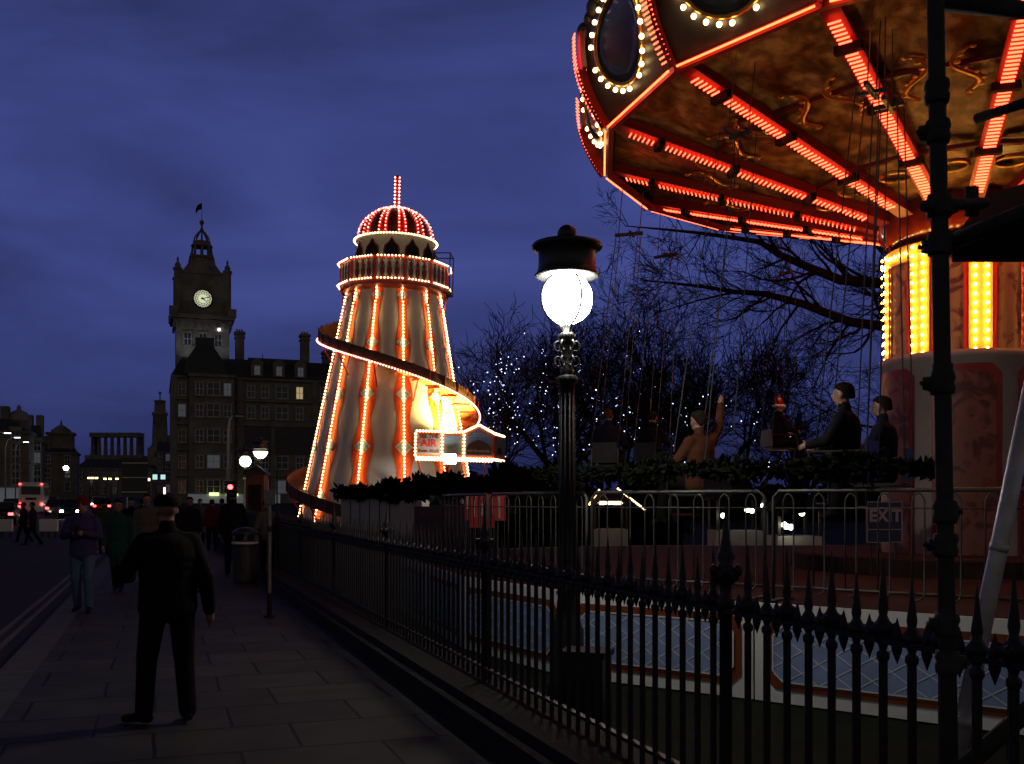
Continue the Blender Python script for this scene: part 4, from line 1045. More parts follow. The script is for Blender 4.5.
def clock(parent):
    mt = frame_matrix((0, -TH - .02, zc), (1, 0, 0), (0, 0, 1))
    c = inst('clock_face', None, parent)
    b = MB(); b.plate([(1.78 * math.cos(2 * math.pi * i / 40), 1.78 * math.sin(2 * math.pi * i / 40)) for i in range(40)], mt, .06); b.build('dial', ['clock'], c)
    b = MB(); z2 = mt @ Matrix.Translation((0, 0, .07))
    ring = [z2 @ Vector((1.85 * math.cos(2 * math.pi * i / 40), 1.85 * math.sin(2 * math.pi * i / 40), 0)) for i in range(40)]; b.path(ring, .13, 6, closed=True)
    ring = [z2 @ Vector((1.0 * math.cos(2 * math.pi * i / 32), 1.0 * math.sin(2 * math.pi * i / 32), 0)) for i in range(32)]; b.path(ring, .05, 5, closed=True)
    for k in range(12):
        a = R(90 - 30 * k + 15) ; d = Vector((math.cos(a), math.sin(a))); n = Vector((-d.y, d.x))
        b.plate([tuple(d * 1.0 - n * .05), tuple(d * 1.8 - n * .09), tuple(d * 1.8 + n * .09), tuple(d * 1.0 + n * .05)], z2, .03)
        a = R(90 - 30 * k); d = Vector((math.cos(a), math.sin(a))); n = Vector((-d.y, d.x))
        for o in (-.13, 0, .13): b.plate([tuple(d * 1.25 + n * (o - .045)), tuple(d * 1.65 + n * (o - .045)), tuple(d * 1.65 + n * (o + .045)), tuple(d * 1.25 + n * (o + .045))], z2, .03)
    b.build('numeral_ring', ['void'], c)
    for ang, ln, w in ((R(90 - 4.2 * 30), 1.05, .16), (R(90 - 70), 1.6, .11)):
        b = MB(); d = Vector((math.cos(ang), math.sin(ang))); n = Vector((-d.y, d.x)); b.plate([tuple(d * -.35 - n * w), tuple(d * ln - n * .03), tuple(d * ln + n * .03), tuple(d * -.35 + n * w)], mt @ Matrix.Translation((0, 0, .12)), .04); b.build('hand', ['void'], c)
clock(tw)
for x in (-3, 0, 3): inst('window', wms['glass'], ho, (TX + x, TY - TH - .08, 34))
wp = Matrix.Translation(H0) @ Matrix.Rotation(ST, 4, 'Z')
for dx in (-4.4, 4.4):
    a_ = wp @ Vector((TX + dx, -.5, 31.0)); c_ = wp @ Vector((TX + dx * .3, TY - TH, 36.5))
    lamp('SPOT', 'roof_floodlight', a_, 230, (.72, .84, 1), .3, aim(a_, c_), None, spot_size=R(110), spot_blend=1.0)
b = MB(); b.ball((TX + 3.2, TY - TH - .2, 37.5), .28, 8, 6); b.build('lit_lamp', ['street_white'], ho)
b = MB(); b.box((8, -2.2, 3.4), (1.8, .4, .5)); b.box((11.5, -2.2, 3.3), (2.2, .4, .35)); b.build('lit_sign', ['sign_green'], ho)
b = MB(); b.box((12, -1.9, 1.6), (18, .4, 3.6)); b.build('shopfront', ['shop'], ho)

# ------------------------------------------------------------------ monuments on the hill
tm = W(117, 455, 600); tmp = thing('temple_monument', 'unfinished row of great stone columns on the hilltop', 'monument', (tm.x, 600, 0))
b = MB(); w = 30; zb_, zt_ = 29.5, 41.5
b.box((0, 0, zb_ - 2), (w + 3, 14, 5)); b.build('base', ['stone'], tmp)
b = MB(); b.box((0, 0, zt_ + .8), (w, 8, 2.6)); b.build('entablature', ['stone'], tmp)
cm_ = MB(); cm_.lathe([(1.25, zb_), (.95, zt_ - .8), (1.4, zt_ - .5), (1.4, zt_ - .2)], 10); cme_ = cm_.mesh('column', ['stone'], True)
for i in range(8): inst('column', cme_, tmp, (-w / 2 + 1.5 + (w - 3) * i / 7, -2.5, 0))
for i in range(3): inst('column', cme_, tmp, (-w / 2 + 1.5, 0 + i * 2, 0)); 
for i in range(2): inst('column', cme_, tmp, (w / 2 - 1.5, 0 + i * 2, 0))
b = MB(); b.box((-13.2, 2.5, 35), (3.5, 3, 12)); b.box((13.8, 2.5, 35), (2.2, 3, 12)); b.build('pier', ['stone'], tmp)
nm = W(160, 440, 590); n_ = thing('monument_tower', 'tall round stepped monument tower on the hill left of the hotel', 'monument', (nm.x, 590, 0))
b = MB(); b.lathe([(7, 20), (7, 34), (6, 34.2), (4.6, 36), (3.9, 53), (4.5, 53.3), (4.5, 55), (3.3, 55.2), (3.0, 61), (3.4, 61.2), (3.4, 62), (.5, 62.5)], 16); b.build('tower', ['stone'], n_, True)
b = MB(); b.tube((0, 0, 62), (0, 0, 67), .4, .3, 6); b.ball((0, 0, 66.5), .9, 8, 6); b.build('mast', ['stone'], n_)

# ------------------------------------------------------------------ buildings on the far left
bw = {g: win_mesh(1.2, 2.1, g) for g in ('glass', 'dim_window')}
def block(name, label, px0, px1, Y, py_top, depth, roofh, seed, stories, shop=False, m='stone'):
    p0, p1 = W(px0, 0, Y), W(px1, 0, Y); w = p1.x - p0.x; zt = CAMZ + (HOR - py_top) / F * Y
    t = thing(name, label, 'building', (p0.x, Y, 0), ST); rnd = random.Random(seed)
    b = MB(); b.box((w / 2, depth / 2, zt / 2 - 1), (w, depth, zt + 2)); b.box((w / 2, depth / 2, zt - .2), (w + .6, depth + .6, .5)); b.box((w / 2, depth / 2, zt * .62), (w + .3, depth + .3, .3)); b.build('wall', [m], t)
    b = MB(); b.add([(0, 0, zt), (w, 0, zt), (w, depth, zt), (0, depth, zt), (w * .15, depth * .3, zt + roofh), (w * .85, depth * .3, zt + roofh), (w * .85, depth * .7, zt + roofh), (w * .15, depth * .7, zt + roofh)], [(0, 1, 5, 4), (1, 2, 6, 5), (2, 3, 7, 6), (3, 0, 4, 7), (4, 5, 6, 7)]); b.build('roof', ['slate'], t)
    n = max(2, int(w / 3.2)); fh = (zt - 4) / stories
    for i in range(n):
        for j in range(stories): inst('window', bw['dim_window' if rnd.random() < .12 else 'glass'], t, ((i + .5) * w / n, -.06, 4.4 + j * fh))
    if shop:
        b = MB(); b.box((w / 2, -.3, 2.6), (w * .96, .5, 2.8)); b.build('shopfront', ['shop'], t)
        b = MB(); b.box((w / 2, -.9, 4.1), (w, 1.6, .25)); b.build('shop_canopy', ['stone_pale'], t)
    for x in (.2, .8): b = MB(); b.box((w * x, depth / 2, zt + roofh * .5 + 1), (1.2, 2.4, roofh + 2)); b.build('chimney', [m], t)
    return t, w, zt
dm, w, zt = block('domed_store', 'corner store with a pale cupola on the far side of the street', -110, 16, 150, 428, 7, 2.0, 4, 4, True)
b = MB(); cx, cz = w * .90, zt + .8
b.lathe([(1.7, zt), (1.7, zt + 1.7), (1.9, zt + 1.8), (1.8, zt + 2.1), (1.6, zt + 2.7), (1.0, zt + 3.3), (.35, zt + 3.6), (.35, zt + 4.0), (.1, zt + 4.4)], 20, (cx, 4, 0)); b.build('cupola', ['stone_pale'], dm, True)
block('street_block', 'plain dark stone block beyond the cupola store', 24, 40, 190, 440, 7, 3, 5, 4)
rg_, w, zt = block('turreted_hall', 'classical hall with a square belfry turret far down the street', 38, 74, 235, 452, 8, 2.0, 6, 3)
b = MB(); b.box((w * .55, 4, zt + 2.2), (5.6, 5.6, 5)); b.box((w * .55, 4, zt + 4.6), (6.4, 6.4, .5)); b.lathe([(2.4, zt + 4.8), (2.2, zt + 5.5), (1, zt + 6.4), (.3, zt + 6.8), (.1, zt + 8)], 12, (w * .55, 4, 0))
for sx in (-2.4, 2.4): b.box((w * .55 + sx, 1.3, zt + 2.2), (.7, .7, 5))
b.build('belfry', ['stone'], rg_)
block('street_block', 'long low dark block closing the end of the street', 74, 150, 300, 468, 20, 3, 8, 3)
block('street_block', 'narrow dark block squeezed against the left side of the hotel', 156, 171, 260, 452, 20, 3, 9, 4)

# street lights and signals
def mast_lamp(px, py, Y, label, lit='street_white', arm=1.2, grp='lit street lamps along the left of the street', r=.07):
    p = W(px, py, Y); zb_ = road_rise(Y) - .1
    t = thing('mast_lamp', label, 'street lamp', (p.x, Y, zb_), 0, grp); hh = p.z - zb_
    b = MB(); b.path([(-arm, 0, 0), (-arm, 0, hh * .86), (-arm * .8, 0, hh * .96), (-arm * .4, 0, hh + .02), (0, 0, hh + .05)], [r * 1.5, r, r * .8, r * .7, r * .7], 8); b.build('mast', ['galv'], t, True)
    b = MB(); b.use('dark_metal').box((.25, 0, hh + .08), (.9, .36, .12)); b.use(lit).box((.28, 0, hh - .02), (.62, .3, .07)); b.build('lamp_head', None, t)
mast_lamp(5, 433, 110, 'lit street lamp tallest of three in front of the cupola store'); mast_lamp(15, 437.5, 125, 'lit street lamp between a taller and a lower one'); mast_lamp(24, 442, 140, 'lit street lamp lowest and furthest of three near the cupola store')
mast_lamp(236, 416, 73, 'tall unlit grey street lamp in front of the hotel', 'galv', .55, None, .11)
p = W(66, 468, 170); t = thing('bright_lamp', 'brilliant green-white lamp on a mast down the street', 'lamp', (p.x, 170, 0))
b = MB(); b.tube((0, .4, 0), (0, .4, p.z), .1, .08, 8); b.build('mast', ['dark_metal'], t); b = MB(); b.ball((0, 0, p.z), .42, 12, 8); b.build('lens', ['mercury'], t)
p = W(231, 487, 60); t = thing('traffic_light', 'traffic light showing red in front of the hotel', 'traffic light', (p.x, 60, 0))
b = MB(); b.tube((0, .15, 0), (0, .15, p.z - .7), .06, n=8); b.build('post', ['dark_metal'], t); b = MB(); b.box((0, 0, p.z - .3), (.34, .26, 1.0)); b.box((0, .14, p.z - .3), (.6, .03, 1.3)); b.build('housing', ['void'], t)
b = MB(); b.tube((0, -.13, p.z), (0, -.16, p.z), .15, n=12); b.build('red_lens', ['tail'], t)
b = MB()
for z in (-.3, -.6): b.tube((0, -.13, p.z + z), (0, -.15, p.z + z), .12, n=12)
b.build('dark_lens', ['glass'], t)
# advert drum / kiosk under the small lamps
k_ = W(257, 0, 47); t = thing('kiosk', 'tall dark kiosk standing under the two small lamps', 'kiosk', (k_.x, 47, 0))
b = MB(); b.box((0, 0, 1.45), (.85, .85, 2.9)); b.build('body', ['brown'], t); b = MB(); b.box((0, 0, 2.98), (1.05, 1.05, .16)); b.add([(-.45, -.45, 3.06), (.45, -.45, 3.06), (.45, .45, 3.06), (-.45, .45, 3.06), (0, 0, 3.4)], [(0, 1, 4), (1, 2, 4), (2, 3, 4), (3, 0, 4)]); b.build('roof', ['dark_metal'], t)
b = MB(); b.box((0, -.43, 1.6), (.6, .02, 1.7)); b.build('poster_frame', ['void'], t)
# dark hoarding behind (fair boards at the end of the railing)
for i, (a0, a1, top_, lab) in enumerate(((245, 271, 428, 'tall dark hoarding board left of the pair near the hotel'), (275, 318, 428, 'wide dark hoarding board right of the pair near the hotel'))):
    p0, p1 = W(a0, top_, 92), W(a1, top_, 92); t = thing('hoarding', lab, 'hoarding', (p0.x, 92, 0), 0, 'dark hoardings in front of the hotel')
    b = MB(); b.box(((p1.x - p0.x) / 2, 0, p0.z - 1.2), (p1.x - p0.x, .15, 2.6)); b.build('board', ['slate'], t)
    b = MB()
    for x in (.15, p1.x - p0.x - .15): b.tube((x, .15, 0), (x, .15, p0.z), .07, n=6)
    b.build('post', ['dark_metal'], t)
p0, p1 = W(122, 470, 80), W(148, 470, 80); t = thing('road_sign', 'large grey road sign seen from behind near the pavement crowd', 'sign', (p0.x, 80, 0))
z0_, z1_ = CAMZ + .006 * 80, CAMZ + .045 * 80
b = MB(); b.box(((p1.x - p0.x) / 2, 0, (z0_ + z1_) / 2), (p1.x - p0.x, .06, z1_ - z0_)); b.build('board', ['dark_metal'], t); b = MB()
for x in (.4, p1.x - p0.x - .4): b.tube((x, .08, 0), (x, .08, z1_), .06, n=6)
for z in (z0_ + .4, (z0_ + z1_) / 2, z1_ - .4): b.box(((p1.x - p0.x) / 2, -.05, z), (p1.x - p0.x, .03, .06))
b.build('post', ['galv'], t)
# lights at the street end: small shop signs
def sign_light(px, py, Y, w, hgt, m, label, name='lit_sign'):
    p = W(px, py, Y); t = thing(name, label, 'lit sign', (p.x, Y, p.z), 0, 'small lit signs down the street')
    b = MB(); b.box((0, 0, 0), (w, .2, hgt)); b.build('face', [m], t); b = MB(); b.box((0, .2, 0), (w + .15, .25, hgt + .15)); b.build('case', ['dark_metal'], t); b = MB(); b.tube((0, .25, -p.z), (0, .25, 0), .07, n=6); b.build('post', ['dark_metal'], t)
for i, (px, lab) in enumerate(((89, 'yellow lit sign, leftmost of the row of six at the street end'), (92.5, 'yellow lit sign, second in the row of six'), (96.5, 'yellow lit sign, third in the row of six, before the gap'), (105, 'yellow lit sign, fourth in the row of six, after the gap'), (110, 'yellow lit sign, fifth in the row of six'), (117, 'yellow lit sign, last and brightest of the row of six'))):
    sign_light(px, 478 + (.8 if i > 2 else 0), 150, .38, .22, 'sodium', lab)
sign_light(155, 477, 120, .5, .6, 'sign_cyan', 'small lit sign with a pale upright shape, left of a square one'); sign_light(163, 477, 120, .5, .55, 'sign_cyan', 'small square cyan lit sign right of another')
sign_light(148.5, 479.5, 120, .3, .3, 'sodium', 'single warm lit sign left of the two cyan ones')
sign_light(164.5, 492, 90, .1, .8, 'bulb_pink', 'narrow upright pink lit sign below the square cyan one')

# ------------------------------------------------------------------ vehicles
def wheel_mesh():
    b = MB(); b.use('void'); pr = [(.24, -.1), (.31, -.1), (.33, -.06), (.33, .06), (.31, .1), (.24, .1)]
    b.lathe(pr, 18); b.use('galv'); b.lathe([(.24, -.085), (.05, -.06), (.05, .06), (.24, .085)], 12); me = b.mesh('wheel'); return me
m_wh = wheel_mesh()
def car(px, py, Y, label, col, heading=0.0, tail=True, on=True, grp='cars in the street traffic'):
    p = W(px, py, Y); z0 = road_rise(Y / .9424) - .12
    t = thing('car', label, 'car', (p.x, Y, z0), ST + heading, grp)              # local y = forward
    if col not in M: M[col] = mat(col, {'car_black': (.012, .012, .014), 'car_silver': (.3, .31, .33), 'car_red': (.25, .02, .02), 'car_blue': (.03, .05, .14), 'car_white': (.6, .6, .58)}[col], .25, 0, .05, 3, 0, .6, .6)
    b = MB(); secs = [(-2.05, .72, .35, .78), (-1.95, .80, .22, .92), (-1.2, .86, .2, .98), (0, .88, .19, .96), (1.1, .87, .19, .92), (1.85, .80, .22, .78), (2.08, .66, .34, .62)]
    vs = []
    for y, w, zl, zh in secs: vs += [(-w, y, zl), (-w * 1.02, y, (zl + zh) / 2), (-w * .95, y, zh), (w * .95, y, zh), (w * 1.02, y, (zl + zh) / 2), (w, y, zl)]
    fs = [tuple(range(6))[::-1], tuple(range(36, 42))]
    for i in range(6):
        for j in range(6): fs.append((i * 6 + j, i * 6 + (j + 1) % 6, (i + 1) * 6 + (j + 1) % 6, (i + 1) * 6 + j))
    b.add(vs, fs); b.add([(-.80, -1.85, .92), (.80, -1.85, .92), (.82, 1.0, .93), (-.82, 1.0, .93), (-.62, -1.3, 1.44), (.62, -1.3, 1.44), (.62, .25, 1.46), (-.62, .25, 1.46)], [(0, 1, 5, 4), (1, 2, 6, 5), (2, 3, 7, 6), (3, 0, 4, 7), (4, 5, 6, 7)]); b.build('body', [col], t, True if False else False)
    b = MB(); b.add([(-.66, -1.80, .98), (.66, -1.80, .98), (.56, -1.38, 1.40), (-.56, -1.38, 1.40)], [(0, 1, 2, 3)]); b.build('rear_window', ['glass'], t).location = (0, -.03, .02)
    b = MB(); b.add([(-.68, .95, .97), (.68, .95, .97), (.56, .32, 1.40), (-.56, .32, 1.40)], [(3, 2, 1, 0)]); b.build('windscreen', ['glass'], t).location = (0, .03, .02)
    for s_ in (-1, 1):
        b = MB(); b.add([(s_ * .80, -1.5, .98), (s_ * .80, .8, .98), (s_ * .655, .2, 1.39), (s_ * .655, -1.2, 1.39)], [(0, 1, 2, 3)]); b.build('side_window', ['glass'], t).location = (s_ * .02, 0, .01)
        for y in (-1.25, 1.3): o = inst('wheel', m_wh, t, (s_ * .78, y, .33)); o.rotation_euler = (0, R(90), 0)
        b = MB(); b.box((s_ * .64, -2.03, .70), (.26, .08, .16)); b.build('tail_light', ['tail' if on else 'darkred'], t)
        b = MB(); b.box((s_ * .58, 2.03, .58), (.26, .1, .14)); b.build('headlight', ['head' if on else 'glass'], t)
    b = MB(); b.box((0, -2.07, .52), (.5, .03, .11)); b.build('number_plate', ['yellow'], t)
car(4, 505, 64, 'dark car with bright tail lights at the left edge', 'car_black')
car(14, 505, 92, 'silver car ahead of the leftmost, beside the white minibus', 'car_silver')
car(52, 506, 112, 'red car with tail lights lit, right of the white minibus', 'car_red'); car(58, 506, 84, 'blue car close behind the red one', 'car_blue')
car(72, 508, 78, 'car facing us with dazzling headlights', 'car_black', R(180)); car(99, 506, 118, 'pale car facing us beside the purple jacket', 'car_white', R(180)); car(103, 504, 96, 'dark car with red tail lights behind the teal coat', 'car_black', 0)
p = W(31, 0, 91); t = thing('minibus', 'white minibus seen from behind with four red lights', 'minibus', (p.x, 91, road_rise(95) - .12), ST)
b = MB(); b.box((0, 2.6, 1.62), (2.0, 5.4, 2.5)); b.box((0, 2.6, .55), (1.96, 5.5, .5)); b.box((0, 2.4, 2.92), (1.7, 4.6, .12)); b.build('body', ['car_white'], t)
b = MB(); b.box((0, -.11, 2.2), (1.6, .03, .75)); b.build('rear_window', ['glass'], t)
b = MB(); b.box((0, -.125, 1.45), (.9, .03, .2)); b.build('number_plate', ['void'], t)
for x in (-.9, .9):
    for z in (.95, 2.78): b = MB(); b.box((x, -.13, z), (.16, .06, .26 if z < 1 else .12)); b.build('tail_light', ['tail'], t)
    for y in (.9, 4.3): o = inst('wheel', m_wh, t, (x * .98, y, .35)); o.rotation_euler = (0, R(90), 0)
    b = MB(); b.box((x * 1.12, 3, 2.1), (.02, 3.6, .7)); b.build('side_window', ['glass'], t)
# low white road barriers
for i, (a0, a1, py, lab) in enumerate(((-9, 14, 520, 'low white road barrier cut by the left edge'), (40, 59, 522, 'low white road barrier right of the crossing pedestrians'))):
    Y = 46; p0, p1 = W(a0, 0, Y), W(a1, 0, Y); t = thing('road_barrier', lab, 'barrier', (p0.x, Y, -.12), -.12, 'white road barriers')
    b = MB(); w = p1.x - p0.x; b.prism([(0, -.18), (w, -.18), (w, .18), (0, .18)], .0, .12); b.prism([(0, -.06), (w, -.06), (w, .06), (0, .06)], .42, .98); b.build('board', ['white'], t)
    b = MB()
    for x in (.1, w / 2, w - .1): b.box((x, 0, .3), (.08, .1, .6))
    b.build('foot', ['dark_metal'], t)

# ------------------------------------------------------------------ street furniture
p = W(245, 0, 20); t = thing('litter_bin', 'black litter bin with a pale rim beside the railing', 'litter bin', (p.x, 20, 0), ST)
b = MB(); b.lathe([(.21, .0), (.235, .04), (.235, .74), (.25, .76), (.25, .8)], 20); b.build('body', ['dark_metal'], t)
b = MB(); b.lathe([(.25, .78), (.262, .79), (.262, .82), (.24, .83)], 20); b.build('rim', ['galv'], t)
b = MB()
for a in range(4): b.box((.215 * math.cos(a * 1.57), .215 * math.sin(a * 1.57), .9), (.05, .05, .2))
b.lathe([(.26, .98), (.26, 1.02), (.15, 1.1), (.001, 1.12)], 20); b.build('hood', ['dark_metal'], t)
p = W(269.5, 0, 14); t = thing('sign_post', 'slim grey post with a black foot standing against the railing', 'post', (p.x, 14, 0), ST)
b = MB(); b.tube((0, 0, .3), (0, 0, 1.62), .026, n=12); b.build('post', ['post_grey'], t); b = MB(); b.tube((0, 0, 0), (0, 0, .34), .036, n=12); b.lathe([(.08, 0), (.08, .02), (.036, .03)], 12); b.build('foot', ['void'], t)
b = MB(); b.box((0, -.04, 1.68), (.15, .02, .2)); b.build('plate', ['dark_metal'], t); b = MB(); b.lathe([(.03, 1.2), (.034, 1.21), (.034, 1.26), (.03, 1.27)], 12); b.build('band', ['void'], t)

# ------------------------------------------------------------------ stalls beyond the ride
def stall(px0, px1, Y, zt, label, bulbs, lit=True):
    p0, p1 = W(px0, 0, Y), W(px1, 0, Y); w = p1.x - p0.x; t = thing('market_stall', label, 'stall', (p0.x, Y, -.4), 0, 'fairground stalls beyond the ride')
    b = MB(); b.box((w / 2, .8, .5), (w, 1.6, 1.0)); b.build('counter', ['booth'], t)
    b = MB()
    for x in (.05, w - .05):
        for y in (.05, 1.55): b.box((x, y, zt / 2), (.08, .08, zt))
    b.build('post', ['dark_metal'], t)
    b = MB(); b.add([(-.2, -.3, zt), (w + .2, -.3, zt), (w + .2, 1.8, zt), (-.2, 1.8, zt), (.3, .75, zt + .55), (w - .3, .75, zt + .55)], [(0, 1, 5, 4), (1, 2, 5), (2, 3, 4, 5), (3, 0, 4), (0, 3, 2, 1)]); b.build('roof', ['void'], t)
    b = MB()
    if bulbs == 'roof':
        for i in range(9): b.octa((-.2 + .5 * i / 9, -.3 + 1.05 * i / 9, zt + .62 * i / 9), .04)
        for i in range(14): b.octa((w - .3 + .9 * i / 13, .75 - 1.05 * i / 13, zt + .6 - .8 * i / 13), .045)
        for i in range(10): b.ball((.2 + (w - .5) * i / 9, -.3, zt + .05), .07, 6, 4)
        b.build('roof_lights', ['bulb_white'], t)
    else:
        for u, z in bulbs: b.ball((w * u, -.2, z), .09, 8, 6)
        b.build('hanging_lamp', ['globe_far'], t)
    return t
stall(594, 628, 38, 1.95, 'stall with a lit zigzag roofline seen through the barriers', 'roof')
stall(716, 764, 36, 2.1, 'stall with hanging white lamps left of the tall barrier post', ((.12, 1.55), (.62, 1.75), (.72, 1.72), (.95, 1.9)))
stall(778, 822, 30, 1.75, 'stall with a lit counter near the exit sign', ((.1, 1.35), (.5, 1.7), (.15, 1.3), (.25, 1.28)))
# hedge behind the fair
def leaf_mass(name, x0, x1, y0, y1, z0, z1, n, label, seed):
    rnd = random.Random(seed); b = MB()
    for i in range(n):
        x = rnd.uniform(x0, x1); y = rnd.uniform(y0, y1); zt_ = z1 * (.72 + .2 * math.sin(x * .35 + seed) + .12 * math.sin(x * 1.13)); z = z0 + (zt_ - z0) * rnd.random() ** .6
        c = V(x, y, z); u = Vector((rnd.gauss(0, 1), rnd.gauss(0, 1), rnd.gauss(0, 1))).normalized(); w = u.orthogonal().normalized(); s_ = rnd.uniform(.2, .55)
        b.add([c - u * s_, c + w * s_ * .6, c + u * s_, c - w * s_ * .6], [(0, 1, 2, 3)])
    b.box(((x0 + x1) / 2, (y0 + y1) / 2, (z0 + z1 * .5) / 2), (x1 - x0, (y1 - y0) * .5, z1 * .5 - z0))
    return tag(b.build(name, ['garland']), label, 'hedge', None, 'stuff')
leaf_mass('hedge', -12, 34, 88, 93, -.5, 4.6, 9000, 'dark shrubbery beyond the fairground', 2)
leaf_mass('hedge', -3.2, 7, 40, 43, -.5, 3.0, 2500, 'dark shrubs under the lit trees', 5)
# ------------------------------------------------------------------ people
def make_figure(name, prims, voxel, mats, parent_thing):
    """one continuous body: overlapping tapered limbs fused by a voxel remesh, then coloured by the nearest limb"""
    b = MB()
    for p in prims:
        if p[0] == 'cap':
            _, a, c, ra, rc, mi = p; a, c = Vector(a), Vector(c); d = (c - a).normalized(); pts = []; rad = []
            for i in range(5):
                w = math.pi / 2 * i / 4; pts.append(a - d * ra * math.cos(w)); rad.append(max(.002, ra * math.sin(w)))
            for i in range(5):
                w = math.pi / 2 * i / 4; pts.append(c + d * rc * math.sin(w)); rad.append(max(.002, rc * math.cos(w)))
            b.path(pts, rad, 12)
        else: _, c, r, mi = p; b.ball(c, 1.0, 16, 10, r)
    me = b.mesh(name, [M['void']]); o = bpy.data.objects.new(name, me); COL.objects.link(o)
    md = o.modifiers.new('remesh', 'REMESH'); md.mode = 'VOXEL'; md.voxel_size = voxel; md.use_smooth_shade = True
    sm = o.modifiers.new('smooth', 'SMOOTH'); sm.iterations = 6; sm.factor = .5
    dg = bpy.context.evaluated_depsgraph_get(); dg.update()
    new = bpy.data.meshes.new_from_object(o.evaluated_get(dg)); bpy.data.objects.remove(o)
    new.materials.clear()
    for m in mats: new.materials.append(M[m])
    n = len(new.polygons); cen = np.empty(n * 3); new.polygons.foreach_get('center', cen); cen = cen.reshape(-1, 3)
    best = np.full(n, 1e9); idx = np.zeros(n, dtype=np.int32)
    for p in prims:
        if p[0] == 'cap':
            a = np.array(p[1]); c = np.array(p[2]); d = c - a; u = np.clip(((cen - a) @ d) / max(1e-9, d @ d), 0, 1)
            dist = np.linalg.norm(cen - a - u[:, None] * d, axis=1) - (p[3] + (p[4] - p[3]) * u); mi = p[5]
        else:
            r = np.array(p[2]); q = (cen - np.array(p[1])) / r; dist = (np.linalg.norm(q, axis=1) - 1) * r.min(); mi = p[3]
        k = dist < best; best[k] = dist[k]; idx[k] = mi
    new.polygons.foreach_set('material_index', idx); new.polygons.foreach_set('use_smooth', [True] * n); new.update()
    new.name = name
    return inst(name, new, parent_thing)

